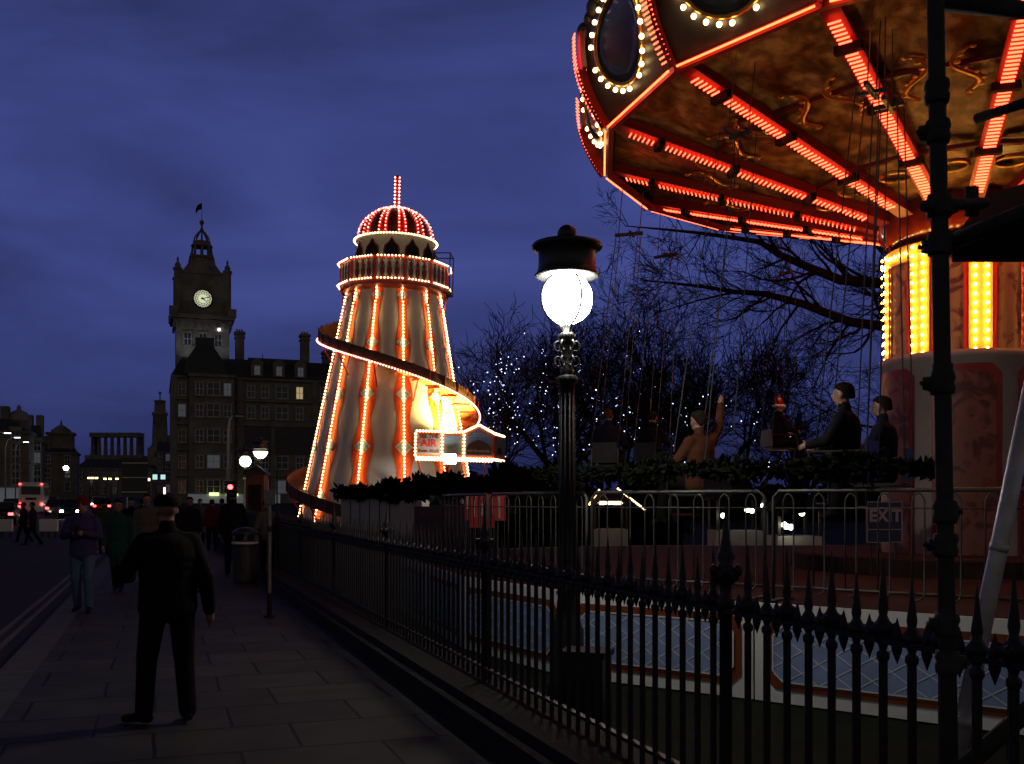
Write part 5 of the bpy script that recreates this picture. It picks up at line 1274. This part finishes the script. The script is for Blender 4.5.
def person(label, loc, yaw, k=1.0, top='cloth_black', legs='cloth_black', hat=None, hair='hair_brown', skin='skin', pose=None, voxel=.014, group=None, seated=False, coat=False, fingers=False, bulk=1.0, pompom=False, eyes=False):
    """local axes: +y is where the figure faces, +x is its right hand; k scales a 1.75 m adult"""
    J = dict(pelvis=(0, 0, .95), waist=(0, .0, 1.08), chest=(0, .0, 1.28), neck=(0, .01, 1.47), head=(0, .035, 1.635),
             lsh=(-.172, 0, 1.385), rsh=(.172, 0, 1.385), lel=(-.245, -.03, 1.13), rel=(.245, -.03, 1.13), lwr=(-.255, .06, .88), rwr=(.255, .06, .88),
             lhip=(-.09, 0, .91), rhip=(.09, 0, .91), lkn=(-.1, .02, .50), rkn=(.1, .02, .50), lan=(-.105, -.02, .09), ran=(.105, -.02, .09), ltoe=(-.12, .15, .035), rtoe=(.12, .15, .035))
    if pose: J.update(pose)
    J = {a: Vector(c) * k for a, c in J.items()}
    t = thing('person', label, 'person', loc, yaw, group)
    P = []; c = k; B = bulk
    def cap(a, b_, ra, rb, m): P.append(('cap', J[a] if isinstance(a, str) else a, J[b_] if isinstance(b_, str) else b_, ra * c, rb * c, m))
    # 0 top, 1 legs, 2 skin, 3 shoes
    sp_ = [J['pelvis'] - V(0, 0, .06 * c), J['pelvis'], J['waist'], J['chest'], J['chest'].lerp(J['neck'], .35)]
    for i in range(13):                              # jacket: closely stacked sections from hem to shoulders
        u = i / 12 * 4; q = min(3, int(u)); ctr = sp_[q].lerp(sp_[q + 1], u - q); ws = ((0, .180), (1.3, .176), (2.2, .172), (3.1, .186), (4, .172))
        for (ua, wa_), (ub, wb_) in zip(ws, ws[1:]):
            if ua <= u <= ub: wd = wa_ + (wb_ - wa_) * (u - ua) / (ub - ua)
        P.append(('ell', ctr, (wd * c * B, wd * .70 * c * B, .125 * c), 0))
    cap('lsh', 'rsh', .068 * B, .068 * B, 0); cap('chest', 'neck', .09, .062, 0); cap('lsh', 'neck', .058, .05, 0); cap('rsh', 'neck', .058, .05, 0); cap(J['neck'] - V(0, 0, .02) * c, J['neck'] + V(0, .004, .045) * c, .066, .066, 0)
    for s_ in 'lr':
        cap(s_ + 'sh', s_ + 'el', .068 * B, .052 * B, 0); cap(s_ + 'el', s_ + 'wr', .053 * B, .040 * B, 0)
        cap(s_ + 'hip', s_ + 'kn', .094 * (.5 + B / 2), .072 * (.5 + B / 2), 0 if coat and not seated else 1); cap(s_ + 'kn', s_ + 'an', .069 * (.5 + B / 2), .060 * (.5 + B / 2), 1)
        an, to = J[s_ + 'an'], J[s_ + 'toe']; d = (to - an).normalized()
        P.append(('cap', an - V(0, 0, .035 * c) - d * .02, to, .045 * c, .034 * c, 3)); P.append(('cap', an - V(0, 0, .045 * c) - V(d.x, d.y, 0) * .045 * c, an - V(0, 0, .045 * c), .036 * c, .04 * c, 3))
        wr, el = J[s_ + 'wr'], J[s_ + 'el']; d = (wr - el).normalized(); sd = Vector((1, 0, 0)) - d * d.x
        fw = d.cross(sd).normalized() if sd.length > .2 else Vector((0, 1, 0)); fw = -fw if fw.y < 0 else fw
        palm = wr + d * .085 * c
        P.append(('cap', wr, palm, .028 * c, .036 * c, 2))
        for f, (o_, ln) in enumerate(((-.029, .070), (-.010, .08), (.010, .075), (.028, .058))):
            a = palm + fw * o_ * c; m_ = a + (d * .9 + Vector((-.12 if s_ == 'r' else .12, .1, 0))).normalized() * ln * .55 * c; e_ = m_ + (d * .75 + Vector((-.4 if s_ == 'r' else .4, .25, 0))).normalized() * ln * .45 * c
            P.append(('cap', a, m_, .0098 * c, .009 * c, 2)); P.append(('cap', m_, e_, .009 * c, .0075 * c, 2))
        a = wr + d * .03 * c + fw * .026 * c; P.append(('cap', a, a + (d * .7 + fw * .7).normalized() * .06 * c, .0125 * c, .009 * c, 2))
    if coat:
        P.append(('ell', J['pelvis'] - V(0, 0, .14 * c), (.20 * c * B, .15 * c * B, .26 * c), 0))
    h = J['head']; cap('neck', h - V(0, .012, .06) * c, .056, .054, 2)
    P.append(('ell', h + V(0, -.008, .03) * c, (.077 * c, .096 * c, .09 * c), 2)); P.append(('ell', h + V(0, .018, -.045) * c, (.058 * c, .066 * c, .072 * c), 2))
    P.append(('cap', h + V(0, .085, .015) * c, h + V(0, .106, -.022) * c, .012 * c, .017 * c, 2)); P.append(('ell', h + V(0, .078, -.055) * c, (.024 * c, .012 * c, .010 * c), 2))
    for s_ in (-1, 1): P.append(('ell', h + V(s_ * .077, -.005, -.005) * c, (.012 * c, .02 * c, .032 * c), 2))
    make_figure('body', P, voxel, [top, legs, skin, 'shoe'], t)
    b = MB(); hc = h + V(0, -.012, .045) * c
    if hat:
        if hat == 'santa':
            b.use('hat_white'); ring = [hc + V(.088 * math.cos(w), .108 * math.sin(w), -.015) * c for w in [i * math.pi / 8 for i in range(16)]]; b.path(ring, .028 * c, 8, closed=True)
            b.use('hat_red').path([hc + V(0, 0, 0) * c, hc + V(0, 0, .07) * c, hc + V(.03, -.03, .14) * c, hc + V(.10, -.07, .17) * c, hc + V(.17, -.1, .12) * c], [.092 * c, .085 * c, .06 * c, .035 * c, .02 * c], 12); b.use('hat_white').ball(hc + V(.18, -.1, .1) * c, .035 * c, 10, 8)
        elif hat == 'hat_cap':
            b.use('cloth_black').lathe([(.001, .085 * c), (.06 * c, .08 * c), (.095 * c, .055 * c), (.102 * c, .02 * c), (.1 * c, -.01 * c)], 18, hc); b.ball(hc + V(0, .1, .0) * c, .08 * c, 12, 6, (1, .9, .16))
        else:
            b.use(hat).lathe([(.001, .088 * c), (.05 * c, .08 * c), (.088 * c, .045 * c), (.1 * c, 0), (.104 * c, -.03 * c), (.108 * c, -.05 * c), (.098 * c, -.055 * c)], 18, hc)
            if pompom: b.ball(hc + V(0, 0, .1) * c, .035 * c, 10, 8)
        b.build('hat', None, t, True)
    else:
        n = 16; vs = []; fs = []
        b.use(hair); rnd = random.Random(int(loc[0] * 100))
        for (z, rx, ry, oy) in ((.062, .002, .002, 0), (.052, .045, .055, 0), (.03, .072, .088, 0), (.0, .084, .104, -.004), (-.04, .084, .1, -.012), (-.075, .079, .085, -.03), (-.105, .066, .06, -.048)):
            for j in range(n):
                a = 2 * math.pi * j / n; f = max(0, math.sin(a)); zz = z if z > -.01 else z * (1 - f) + (-.005) * f
                sh = 1 if z > -.01 else 1 - .12 * f
                vs.append(hc + V(rx * math.cos(a) * sh, ry * math.sin(a) * sh + oy, zz + .02 + rnd.uniform(-.004, .004)) * c)
        for i in range(6):
            for j in range(n): fs.append((i * n + j, (i + 1) * n + j, (i + 1) * n + (j + 1) % n, i * n + (j + 1) % n))
        b.add(vs, fs); b.build('hair', None, t, True)
    if eyes:
        b = MB()
        for s_ in (-1, 1): b.ball(h + V(s_ * .031, .082, .012) * c, .0115 * c, 8, 6)
        b.build('eyes', ['void'], t)
    return t
for nm_, cc in (('cloth_black', (.005, .005, .0054)), ('cloth_purple', (.035, .028, .10)), ('cloth_denim', (.05, .085, .17)), ('cloth_teal', (.008, .045, .042)), ('cloth_beige', (.08, .066, .058)), ('cloth_navy', (.008, .009, .022)), ('cloth_russet', (.07, .024, .013)), ('cloth_grey', (.07, .07, .075)), ('cloth_red', (.10, .01, .01)), ('cloth_olive', (.05, .05, .03)),
                ('hair_brown', (.012, .008, .005)), ('hair_dark', (.004, .0035, .003)), ('hair_ginger', (.05, .02, .008)), ('skin', (.25, .135, .10)), ('shoe', (.012, .011, .011)), ('hat_red', (.42, .025, .02)), ('hat_white', (.75, .72, .68)), ('hat_darkred', (.11, .01, .01)), ('skin_shade', (.3, .17, .12))):
    M[nm_] = mat(nm_, cc, .85 if 'skin' not in nm_ else .5, 0, .18, 9, .15)
def on_street(px, py_feet, rise=True):
    Y = CAMZ * F / (py_feet - HOR); return Vector(((px - 512) / F * Y, Y, 0)), Y
stride = dict(lkn=(-.1, .16, .51), lan=(-.1, .24, .10), ltoe=(-.11, .42, .07), rkn=(.1, -.02, .5), ran=(.1, -.30, .13), rtoe=(.11, -.14, .035))
stand = {}
# the dark man nearest the camera
p, Y = on_street(168, 722)
person('large dark figure in black jacket and cap walking on the pavement nearest us', p, ST + R(12), .945, 'cloth_black', 'cloth_black', hat='hat_cap', voxel=.009, bulk=1.27, fingers=True,
       pose=dict(lel=(-.34, -.04, 1.15), lwr=(-.24, .2, 1.12), rel=(.275, -.05, 1.12), rwr=(.315, .0, .86), lhip=(-.1, 0, .91), rhip=(.1, 0, .91), lkn=(-.15, .03, .5), lan=(-.175, .02, .09), ltoe=(-.29, .13, .035), rkn=(.12, .0, .5), ran=(.125, -.1, .10), rtoe=(.14, .06, .035)))
p, Y = on_street(83, 612)
person('person in purple jacket, jeans and dark red hat looking at a phone by the kerb', p, ST + R(172), .97, 'cloth_purple', 'cloth_denim', hat='hat_darkred', voxel=.012, bulk=1.12, eyes=True,
       pose=dict(lel=(-.25, .06, 1.15), lwr=(-.06, .26, 1.2), rel=(.27, .05, 1.15), rwr=(.08, .27, 1.19), lkn=(-.1, .1, .5), lan=(-.1, .06, .09), ltoe=(-.12, .24, .035), rkn=(.1, .02, .5), ran=(.1, -.14, .1), rtoe=(.12, .03, .035), head=(0, .06, 1.625)))
ph = thing('phone', 'small dark phone held by the person in the purple jacket', 'phone', p + Vector((0, 0, 0)), ST + R(172)); b = MB(); b.box((.01, .36, 1.20), (.075, .012, .15)); b.build('case', ['void'], ph)
p, Y = on_street(118, 591)
person('person in teal coat and dark trousers walking behind the purple jacket', p, ST + R(176), .95, 'cloth_teal', 'cloth_black', hair='hair_brown', voxel=.016, coat=True, bulk=1.05, eyes=True, pose=dict(lkn=(-.07, .1, .5), lan=(-.06, .1, .09), ltoe=(-.07, .28, .04), rkn=(.07, .0, .5), ran=(.06, -.16, .1), rtoe=(.06, .01, .035)))
p, Y = on_street(147, 583)
person('person in beige coat half hidden behind the dark figure', p, ST + R(182), 1.02, 'cloth_beige', 'cloth_grey', hair='hair_ginger', voxel=.018, coat=True, bulk=1.15, pose=stride)
p, Y = on_street(190, 566)
person('person in dark blue jacket beyond the shoulder of the dark figure', p, ST + R(170), 1.0, 'cloth_navy', 'cloth_denim', hair='hair_brown', voxel=.02, bulk=1.15, pose=stride)
p, Y = on_street(212, 552)
person('person in red top and dark coat far along the pavement', p, ST, .98, 'cloth_red', 'cloth_black', voxel=.022, hair='hair_dark', bulk=1.1, pose=stride)
p, Y = on_street(200, 546)
person('person in grey coat far along the pavement, left of the red top', p, ST + R(180), 1.0, 'cloth_grey', 'cloth_black', voxel=.024, coat=True, hair='hair_dark', pose=stride)
p, Y = on_street(222, 549)
person('distant person in olive jacket walking near the litter bin', p, ST, 1.0, 'cloth_olive', 'cloth_black', voxel=.024, hair='hair_dark', pose=stride)
p, Y = on_street(233, 575)
person('tall figure in black standing just left of the litter bin', p, ST, 1.08, 'cloth_black', 'cloth_black', voxel=.02, coat=True, hair='hair_dark', bulk=1.1)
p, Y = on_street(264, 600)
person('person in slate grey jacket beyond the slim post', V((267 - 512) * .021, 21.0, 0), ST + R(200), .97, 'cloth_grey', 'cloth_black', voxel=.018, hair='hair_dark')
for px, py, yaw, tp, lab in ((24, 541, R(70), 'cloth_black', 'pedestrian in black crossing the road, left of a pair'), (33, 543, R(80), 'cloth_navy', 'pedestrian in navy crossing the road, right of a pair')):
    p, Y = on_street(px, py); p.z = -.12
    person(lab, p, ST + yaw, 1.0, tp, 'cloth_black', voxel=.022, hair='hair_dark', pose=stride, bulk=1.1)
for px, py, tp, lab in ((131, 560, 'cloth_black', 'distant figure in black between the teal and beige coats'), (104, 556, 'cloth_olive', 'distant figure in olive behind the purple jacket'), (160, 549, 'cloth_grey', 'distant figure in grey behind the beige coat'), (174, 545, 'cloth_black', 'distant figure in black left of the blue jacket'), (142, 547, 'cloth_navy', 'distant figure in navy far down the pavement')):
    p, Y = on_street(px, py); person(lab, p, ST + R(180 if px % 2 else 0), .99, tp, 'cloth_black', voxel=.028, hair='hair_dark', pose=stride, bulk=1.1)
# riders
sit = dict(lkn=(-.12, .44, .93), rkn=(.12, .44, .93), lan=(-.11, .50, .52), ran=(.11, .50, .52), ltoe=(-.12, .64, .44), rtoe=(.12, .64, .44), lel=(-.27, .1, 1.17), rel=(.27, .1, 1.17), lwr=(-.2, .30, 1.13), rwr=(.2, .30, 1.13))
up = dict(sit); up.update(rel=(.36, .02, 1.60), rwr=(.42, .05, 1.84))
rl = (('rider in dark blue on the swing nearest the globe lamp', 'cloth_navy', None, 'hair_ginger', sit), ('rider in black on the second swing from the lamp', 'cloth_black', None, 'hair_brown', sit), ('rider in russet coat waving an arm', 'cloth_russet', None, 'hair_brown', up),
      ('rider wearing a red and white pointed hat', 'cloth_black', 'santa', 'hair_dark', sit), ('large dark rider nearest the camera', 'cloth_black', None, 'hair_dark', sit), ('dark rider overlapping the edge of the ride column', 'cloth_navy', None, 'hair_brown', sit))
for (seat, yaw), (lab, tp, ht, hair, ps) in zip(RIDERS, rl):
    o = person(lab, seat + V(0, 0, -.80), yaw + R(180), 1.0, tp, 'cloth_black', hat=ht, hair=hair, voxel=.016, seated=True, pose=ps, group='riders on the swings', bulk=1.15)

# ------------------------------------------------------------------ bare trees
def grow(bm, tips, p, d, ln, r, depth, rnd, spread=.55, up_=.05, seg=4, nmin=2, ratio=.72, sides=None, rmin=.004):
    r = max(r, rmin); pts = [p]; rad = [r]; q = p.copy(); dd = d.normalized(); r1 = max(rmin * .8, r * .62)
    for i in range(seg):
        dd = (dd + Vector((rnd.gauss(0, .13), rnd.gauss(0, .13), rnd.gauss(0, .13) + up_))).normalized(); q = q + dd * ln / seg; pts.append(q.copy()); rad.append(r + (r1 - r) * (i + 1) / seg)
    bm.path(pts, rad, (7 if r > .08 else 5 if r > .03 else 3) if sides is None else sides, cap=False)
    tips.append((pts, r))
    if depth == 0: return
    n = int(nmin) + (rnd.random() < .55 + (nmin - int(nmin)))
    for i in range(n):
        u = .45 + .55 * (i + rnd.random() * .6) / n if i < n - 1 else 1.0
        k = min(seg, max(1, int(u * seg))); base = pts[k]; tang = (pts[k] - pts[k - 1]).normalized()
        side = tang.cross(Vector((rnd.gauss(0, 1), rnd.gauss(0, 1), rnd.gauss(0, 1)))).normalized()
        nd = (tang + side * rnd.uniform(.45, 1.0) * spread * 1.5).normalized()
        grow(bm, tips, base, nd, ln * ratio * rnd.uniform(.8, 1.15), rad[k] * (.66 if i < n - 1 else .85), depth - 1, rnd, spread, up_, max(2, seg - (depth < 3)), nmin, ratio, None, rmin)
def bare_tree(label, base, hgt, seed, lights=0, depth=6, spread=.6, trunk_r=.28, lean=(0, 0), fork=.22, flab=None, lit_depth=.02):
    rnd = random.Random(seed); t = thing('bare_tree', label, 'tree', base, 0, 'bare winter trees in the gardens')
    hgt *= 1.17
    tk = MB(); br = MB(); tips = []
    th = hgt * fork; pts = [V(0, 0, 0), V(lean[0] * .3, lean[1] * .3, th * .5), V(lean[0], lean[1], th)]
    tk.path(pts, [trunk_r * 1.25, trunk_r, trunk_r * .9], 10); tk.build('trunk', ['bark'], t, True)
    n = 4
    for i in range(n):
        a = 2 * math.pi * (i + rnd.random() * .5) / n; d = Vector((math.cos(a) * spread * 1.15, math.sin(a) * spread * 1.15, .85))
        grow(br, tips, pts[2], d, hgt * .27, trunk_r * .62, depth, rnd, spread, .05, 5, 2.35, .78, rmin=.0165)
    br.build('branches', ['bark'], t, True)
    if lights:
        b = MB(); big = [x for x in tips if x[1] > lit_depth]
        for i in range(lights):
            ps, r = rnd.choice(big); k = rnd.randrange(len(ps) - 1); c = ps[k].lerp(ps[k + 1], rnd.random()); c = c + Vector((rnd.gauss(0, 1), rnd.gauss(0, 1), rnd.gauss(0, 1))).normalized() * (r + .05); b.octa(c, rnd.uniform(.017, .032))
        o = b.build('fairy_lights', ['fairy']); o.location = base; tag(o, flab, 'fairy lights', 'fairy lights in the trees')
    return t
def gb(px, Y): p = W(px, 0, Y); return V(p.x, Y, -.4)
bare_tree('wide bare tree behind the globe lamp post, its limbs traced in lights', gb(563, 52), 11.6, 11, 230, 6, .78, .3, flab='blue-white fairy lights on the wide tree behind the globe lamp')
bare_tree('slender bare tree dotted with lights close beside the entrance canopy', gb(499, 50), 8.6, 5, 120, 5, .5, .16, flab='blue-white fairy lights on the slender tree beside the entrance canopy', lit_depth=.012)
bare_tree('bare tree with few lights behind the second swing from the lamp', gb(645, 47), 10.5, 21, 60, 6, .62, .26, flab='sparse fairy lights on the tree behind the second swing from the lamp')
bare_tree('bare tree with scattered lights behind the santa hat rider', gb(722, 46), 8.8, 31, 70, 6, .6, .22, flab='scattered fairy lights on the tree behind the pointed hat')
bare_tree('unlit bare tree standing furthest back between two lit ones', gb(600, 74), 14, 41, 0, 6, .6, .3)
bare_tree('unlit bare tree far behind the ride column', gb(800, 70), 9, 43, 0, 5, .6, .25)
# great tree behind the ride: two long limbs reach left
rnd = random.Random(77); Yt = 23.0; tb = W(1010, 0, Yt); tb = V(tb.x, Yt, -.4)
t = thing('great_tree', 'great bare tree behind the ride column with long limbs reaching over the swings', 'tree', tb)
b = MB(); b.path([V(0, 0, 0), V(-.05, 0, 2.0), V(.05, 0, 4.5), V(.2, .1, 7.5), V(.1, .1, 10.5)], [.55, .45, .4, .3, .2], 14); b.build('trunk', ['bark'], t, True)
br = MB(); tips = []
limbs = [([(1004, 372), (940, 350), (890, 327), (850, 322), (800, 303), (765, 294), (735, 292), (705, 287), (672, 283), (640, 280)], .15),
         ([(1008, 330), (950, 300), (890, 284), (840, 280), (810, 268), (780, 255), (760, 242), (735, 238), (700, 233), (660, 229), (625, 226)], .15),
         ([(1008, 280), (950, 262), (890, 253), (860, 235), (830, 225), (790, 218)], .12), ([(1006, 430), (950, 420), (900, 432), (860, 425), (830, 410), (800, 425), (770, 440)], .05),
         ([(800, 303), (780, 330), (768, 360), (742, 385)], .035), ([(850, 322), (830, 350), (815, 385), (800, 400)], .035), ([(735, 292), (700, 300), (660, 312), (628, 330)], .03)]
for pts, r in limbs:
    k = len(pts); q = []
    for i, (a, c) in enumerate(pts): q.append(W(a, c, Yt + .5 * math.sin(i * 1.1 + r * 50)) - tb)
    rad = [r * (1 - .93 * i / (k - 1)) for i in range(k)]
    br.path(q, rad, 9); 
    for i in range(2 if r > .1 else 0, k):
        for j in range(3):
            tang = (q[i] - q[i - 1]).normalized(); s_ = rnd.choice((-1, 1)); nd = (tang * .75 + Vector((0, rnd.uniform(-.5, .5), s_ * rnd.uniform(.35, .9)))).normalized()
            grow(br, tips, q[i].lerp(q[i - 1], rnd.random()), nd, rnd.uniform(.8, 1.3) * (1 - .5 * i / k), max(.012, rad[i] * .42), 4, rnd, .5, .03, 4, 2.1, .76, rmin=.0055)
br.build('branches', ['bark'], t, True)
